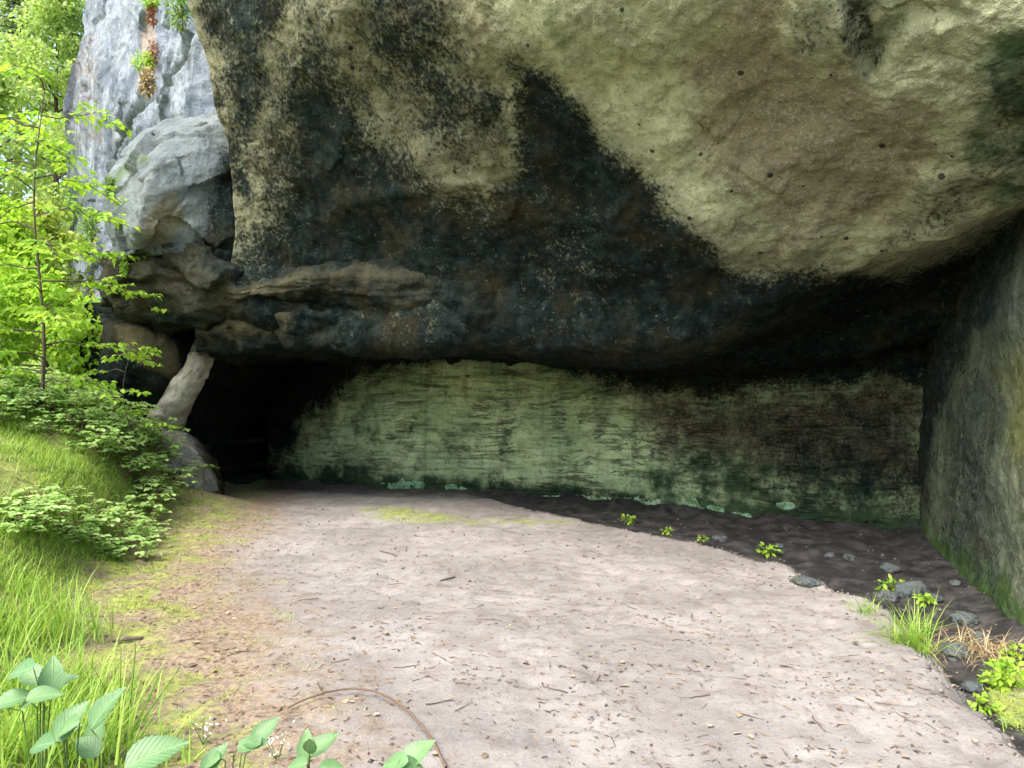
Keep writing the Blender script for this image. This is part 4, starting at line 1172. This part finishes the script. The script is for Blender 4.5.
big_spray((305, 800), [(306, 729, 95, .95, .05), (336, 731, 40, 1.05, .05), (311, 758, 270, .7, 0), (345, 765, 0, .8, 0), (285, 765, 190, .8, 0)], 2.3, 'bramble spray with two raised leaves near the curved stick start', .11, group=GS)
big_spray((395, 800), [(432, 737, 42, 1.15, .05), (405, 748, 110, .9, .05), (380, 763, 190, .9, 0), (425, 765, 350, .8, 0)], 2.3, 'rightmost bramble spray below the end of the curved stick', .12, group=GS)
# white flowers
def flowers(px, py, label):
    c = gp(px, py + 12); root = empty('white_flower', c)
    n = 26; b = RNG.normal(0, 1, (n, 3)) * np.array([.035, .03, .03]) + np.array([0, 0, .09])
    leaf_obj('blossom', [leaf_arrays(b, RNG.normal(0, 1, (n, 3)), np.array([0, -.3, 1]) + RNG.normal(0, .4, (n, 3)), rnd(.010, .018, n), 'round', .55, .1, .1)], M_white, root)
    leaf_obj('stem', [tube_arrays(np.stack([np.zeros(3), b[k]]), [.002, .0012], 4) for k in range(0, n, 4)], M_gstem, root)
    tag(root, label, 'flower', 'white flowers at the bottom edge')
flowers(203, 735, 'cluster of tiny white flowers beside the single large oval leaf')
flowers(278, 752, 'smaller white flower cluster between the two bramble sprays')

# --- tufts and weeds by the trench
def tr_tuft(px, py, n, L, label, group, mat=M_grass, lean=(0, .8), curve=1.6, spread=.05, width=.007):
    c = gp(px, py); return tuft('grass_tuft', c, n, L, mat, label, 'grass tuft', group, lean, curve, width, spread=spread)
GT = 'grass tufts on the lip of the trench'
tr_tuft(912, 646, 190, .40, 'big bright grass tuft on the trench lip with dry strands trailing down', GT, spread=.05, width=.006)
c = gp(925, 648); root = tuft('grass_tuft', c, 90, .52, M_straw, 'bundle of dry straw strands drooping from the big tuft into the trench', 'grass tuft', GT, (.6, 1.2), 1.6, .004, spread=.06)
tr_tuft(868, 612, 90, .2, 'small pale grass tuft on the trench lip left of the big one', GT, spread=.05, width=.005)
tr_tuft(1015, 725, 60, .14, 'short grass tuft at the right photo edge beside the mossy puddle', GT, spread=.08, width=.006)
def weed(px, py, r, n, size, label, mat=M_lime, group='small weeds by the trench'):
    c = gp(px, py); c[2] += r * .5
    cushion('weed', c, r, r * .6, n, size, mat, label, 'weed', group)
weed(628, 524, .10, 40, .06, 'small bright weed at the rear edge of the path near centre')
weed(668, 535, .08, 30, .05, 'tiny weed on the path edge between two larger weeds')
weed(703, 541, .06, 24, .045, 'tiniest weed on the path edge towards the trench')
weed(768, 556, .12, 60, .06, 'bright low weed hanging over the start of the trench')
weed(893, 594, .14, 80, .06, 'leafy green weed among stones in the trench')
weed(925, 606, .10, 50, .055, 'green weed against the dark stone behind the big tuft')
weed(1005, 690, .18, 160, .055, 'bright mossy weeds in the wet corner at the right edge')
weed(1018, 662, .12, 60, .05, 'yellow-green weed at the foot of the right wall')
weed(985, 715, .1, 60, .05, 'low weed in the wet corner close to the path lip')
c = gp(985, 655); c[2] += .08
tuft('dry_bush', c, 260, .3, M_straw, 'tangle of dry brown stems in the trench by the right wall', 'dead plant', None, (.2, 1.5), 3.0, .005, spread=.12)

# ------------------------------------------------------------------ litter on the ground
def leaf_mesh_proto(k):
    V0, f0 = TPL['serrate']; rg = np.random.default_rng(k)
    w = V0[:, 1] * rg.uniform(.5, .8); t = V0[:, 0] - .5
    z = .35 * np.abs(w) * rg.uniform(.3, 1.6) + rg.uniform(-.3, .4) * t * t + .1 * rg.uniform(-1, 1) * t + .03
    V = np.stack([t, w, z], -1)
    return V, f0
LM = []
for k in range(8):
    V, f0 = leaf_mesh_proto(k)
    o = mesh_np('fallen_leaf', V, f0, M_dry, None, {'tint': np.full(len(V), [.1, .25, .35, .5, .6, .75, .9, 1.0][k])})
    LM.append(o)
named = {(655, 620): 'pale cream leaf lying flat in the middle of the path', (585, 557): 'small yellowish leaf far out on the path',
         (832, 637): 'orange-brown leaf on the path near the trench lip', (783, 668): 'curled rusty leaf right of the path centre', (885, 637): 'dark curled leaf close to the big grass tuft',
         (345, 703): 'crumpled red-brown leaf under the arch of the curved stick', (860, 702): 'tan leaf on the bare sand at lower right', (600, 600): 'light leaf lying across the trodden middle'}
spots = [(p, l) for p, l in named.items()]
PATHPX = [(230, 500), (430, 505), (560, 515), (700, 545), (860, 610), (980, 700), (1020, 766), (420, 766), (240, 700), (120, 620), (180, 520)]
pl = in_poly(PATHPX, 55)
for c in in_poly(PATHPX, 9) + [np.array(q) for q in ((160, 600), (230, 660), (200, 560), (560, 680), (900, 640))]:
    for _ in range(5): pl.append(c + RNG.normal(0, 1, 2) * np.array([26, 11]))
spots += [(tuple(p), None) for p in pl]
for k, (p, l) in enumerate(spots):
    o = LM[k] if k < 8 else LM[int(RNG.integers(0, 8))].copy()
    if k >= 8: COL.objects.link(o)
    q = gp(*p); s = RNG.uniform(.02, .05) * (1.3 if l else 1)
    o.location = (q[0], q[1], q[2] + .004); o.scale = (s, s, s); o.rotation_euler = (RNG.uniform(-.25, .25), RNG.uniform(-.25, .25), RNG.uniform(0, 6.28))
    tag(o, l or 'small dry fallen leaf scattered on the sandy path', 'leaf', 'fallen leaves on the path')
# crumbs of earth and stone
def crumbs(n, dens, xr, yr, size):
    xy = scatter(n, xr, yr, dens); zz = gz(xy[:, 0], xy[:, 1])
    O = np.array([(1, 0, 0), (0, 1, 0), (-1, 0, 0), (0, -1, 0), (0, 0, .8), (0, 0, -.6)], float)
    f = np.array([(0, 1, 4), (1, 2, 4), (2, 3, 4), (3, 0, 4), (1, 0, 5), (2, 1, 5), (3, 2, 5), (0, 3, 5)])
    sz = size * (.3 + RNG.random(n) ** 3 * 2.2)
    V = O[None] * RNG.uniform(.55, 1.2, (n, 6, 3)) * sz[:, None, None]
    a = rnd(0, 6.28, n)[:, None]
    V = np.stack([V[..., 0] * np.cos(a) - V[..., 1] * np.sin(a), V[..., 0] * np.sin(a) + V[..., 1] * np.cos(a), V[..., 2]], -1)
    V = V + np.c_[xy, zz + sz * .2][:, None]
    return mesh_np('gravel', V.reshape(-1, 3), (f[None] + (np.arange(n) * 6)[:, None, None]).reshape(-1, 3), M_crumb, None, {'tint': np.repeat(RNG.random(n), 6)}, smooth=False)
def crumb_mat():
    s = NT('earth_crumb'); v = s.attr('tint', False)
    return s.princ(s.mix(v, (.05, .043, .038), (.24, .21, .19)), .95)
M_crumb = crumb_mat()
def dens_cr(x, y):
    z, d, td = ground_parts(x, y)
    return np.where(np.abs(x) < y * .75 + .3, 1, 0) * (np.exp(-((td - .12) / .16) ** 2) + .014 * (td < .3) * sstep(.5, -.3, d) + .03 * sstep(.2, .5, td))
tag(crumbs(6500, dens_cr, (-4.5, 5.6), (2.7, 11), .008), 'small crumbs of earth and grit along the path and its broken lip', 'gravel', kind='stuff')
# twigs
def twig_proto(k):
    rg = np.random.default_rng(200 + k); t = np.linspace(-.5, .5, 7)
    pts = np.stack([t, .12 * rg.normal(0, 1) * t * t + rg.normal(0, .012, 7), .02 + rg.normal(0, .006, 7)], -1)
    pr = [tube_arrays(pts, np.linspace(.022, .009, 7), 5)]
    if k % 2: pr.append(tube_arrays(np.stack([pts[3], pts[3] + np.array([.2, .14, .02])]), [.012, .006], 4))
    return leaf_obj('twig', pr, M_stick if k % 2 else M_bark)
TW = [twig_proto(k) for k in range(4)]
pl = in_poly([(230, 500), (430, 505), (700, 545), (860, 610), (960, 700), (1000, 766), (440, 766), (240, 700), (140, 620), (180, 520)], 90)
for k, p in enumerate(pl):
    o = TW[k] if k < 4 else TW[int(RNG.integers(0, 4))].copy()
    if k >= 4: COL.objects.link(o)
    q = gp(*p); s = RNG.uniform(.06, .17)
    o.location = (q[0], q[1], q[2] + .002); o.scale = (s, s, s); o.rotation_euler = (0, RNG.uniform(-.05, .05), RNG.uniform(0, 6.28))
    tag(o, 'thin short twig lying loose on the sandy path', 'twig', 'twigs on the path')
# curved stick
pp = [(288, 709), (310, 700), (345, 694), (375, 697), (400, 711), (418, 727), (432, 745), (446, 768)]
pts = []
for k, (a, b) in enumerate(pp):
    q = gp(a, b + 3); q[2] += .015 + .03 * math.sin(k / 7 * math.pi); pts.append(q)
pts = catmull(np.array(pts), [4] * 7)
c = pts[0].copy(); o = leaf_obj('stick', [tube_arrays(pts - c, np.linspace(.0045, .0075, len(pts)), 7)], M_stick); o.location = tuple(c)
tag(o, 'long curved brown stick arching on the earth near the bottom edge', 'stick')
def stick(p0, p1, r, label, mat=M_bark):
    a = gp(*p0); b = gp(*p1); a[2] += r; b[2] += r
    m = (a + b) / 2; m[2] = max(m[2], float(gz(m[0], m[1])) + r)
    o = leaf_obj('stick', [tube_arrays(np.stack([a, m, b]) - a, [r * .6, r, r * .8], 6)], mat); o.location = tuple(a)
    tag(o, label, 'stick')
stick((112, 643), (143, 641), .012, 'short dark stick on the moss beside the upright stalks')
stick((18, 712), (78, 768), .009, 'bare reddish cane slanting through the corner grass', M_stem)
stick((380, 552), (395, 556), .008, 'short dark stick far back on the path, left of centre')
stick((440, 582), (455, 578), .008, 'short black stick lying mid-path')
stick((920, 632), (968, 628), .008, 'thin dark stick lying in the trench behind the big tuft')
# the uncountable needles and crumbs
def dens_lit(x, y):
    z, d, td = ground_parts(x, y)
    pt = fbm(np.stack([x, y, x * 0], -1), 3, 1.3, 99)
    return (sstep(.5, 0, td)) * np.clip(.35 + .65 * sstep(-1.8, -.1, d) + .7 * pt, .06, 1) * np.where(np.abs(x) < y * .72 + .3, 1, 0) * np.clip(1.3 - y * .07, .2, 1)
xy = scatter(15000, (-5.5, 3.2), (2.6, 11.5), dens_lit); n = len(xy)
zz = gz(xy[:, 0], xy[:, 1])
a = rnd(0, 6.28, n)
bits = leaf_arrays(np.c_[xy, zz + .003], np.stack([np.cos(a), np.sin(a), rnd(-.1, .15, n)], 1), np.array([0, 0, 1.]) + RNG.normal(0, .2, (n, 3)), rnd(.012, .05, n), 'ovate', .22, 0, .5, tint=RNG.random(n) ** 1.3)
o = leaf_obj('leaf_litter', [bits], M_bit); tag(o, 'fine needles and leaf crumbs strewn over the path', 'litter', kind='stuff')

# ------------------------------------------------------------------ camera, light, sky
cam = bpy.data.cameras.new('camera'); co = bpy.data.objects.new('camera', cam); COL.objects.link(co)
cam.sensor_width = 36; cam.lens = F / 1024 * 36; cam.clip_end = 2000; cam.clip_start = .05
co.location = (0, 0, CAMZ); co.rotation_euler = (math.radians(90) + PITCH, 0, 0)
SC.camera = co
EL, AZ = math.radians(53), math.radians(222)       # azimuth clockwise from +Y
sd = Vector((math.sin(AZ) * math.cos(EL), math.cos(AZ) * math.cos(EL), math.sin(EL)))
sl = bpy.data.lights.new('sun', 'SUN'); sl.energy = 1.5; sl.angle = math.radians(40); sl.color = (1, .975, .93)
so = bpy.data.objects.new('sun', sl); COL.objects.link(so); so.rotation_euler = sd.to_track_quat('Z', 'Y').to_euler()
w = bpy.data.worlds.new('World'); SC.world = w; w.use_nodes = True
nt = w.node_tree; bg = nt.nodes['Background']; sky = nt.nodes.new('ShaderNodeTexSky'); sky.sky_type = 'NISHITA'
sky.sun_disc = False; sky.sun_elevation = EL; sky.sun_rotation = AZ; sky.air_density = 1.0; sky.dust_density = 4.0; sky.ozone_density = 1.5
nt.links.new(sky.outputs[0], bg.inputs[0]); bg.inputs[1].default_value = .15
SC.view_settings.view_transform = 'Standard'; SC.view_settings.look = 'None'; SC.view_settings.gamma = 1
SC.view_settings.exposure = 1.95
SC.cycles.max_bounces = 6; SC.cycles.diffuse_bounces = 4; SC.cycles.transparent_max_bounces = 4
SC.cycles.use_denoising = True; SC.cycles.use_adaptive_sampling = True; SC.cycles.adaptive_threshold = .03
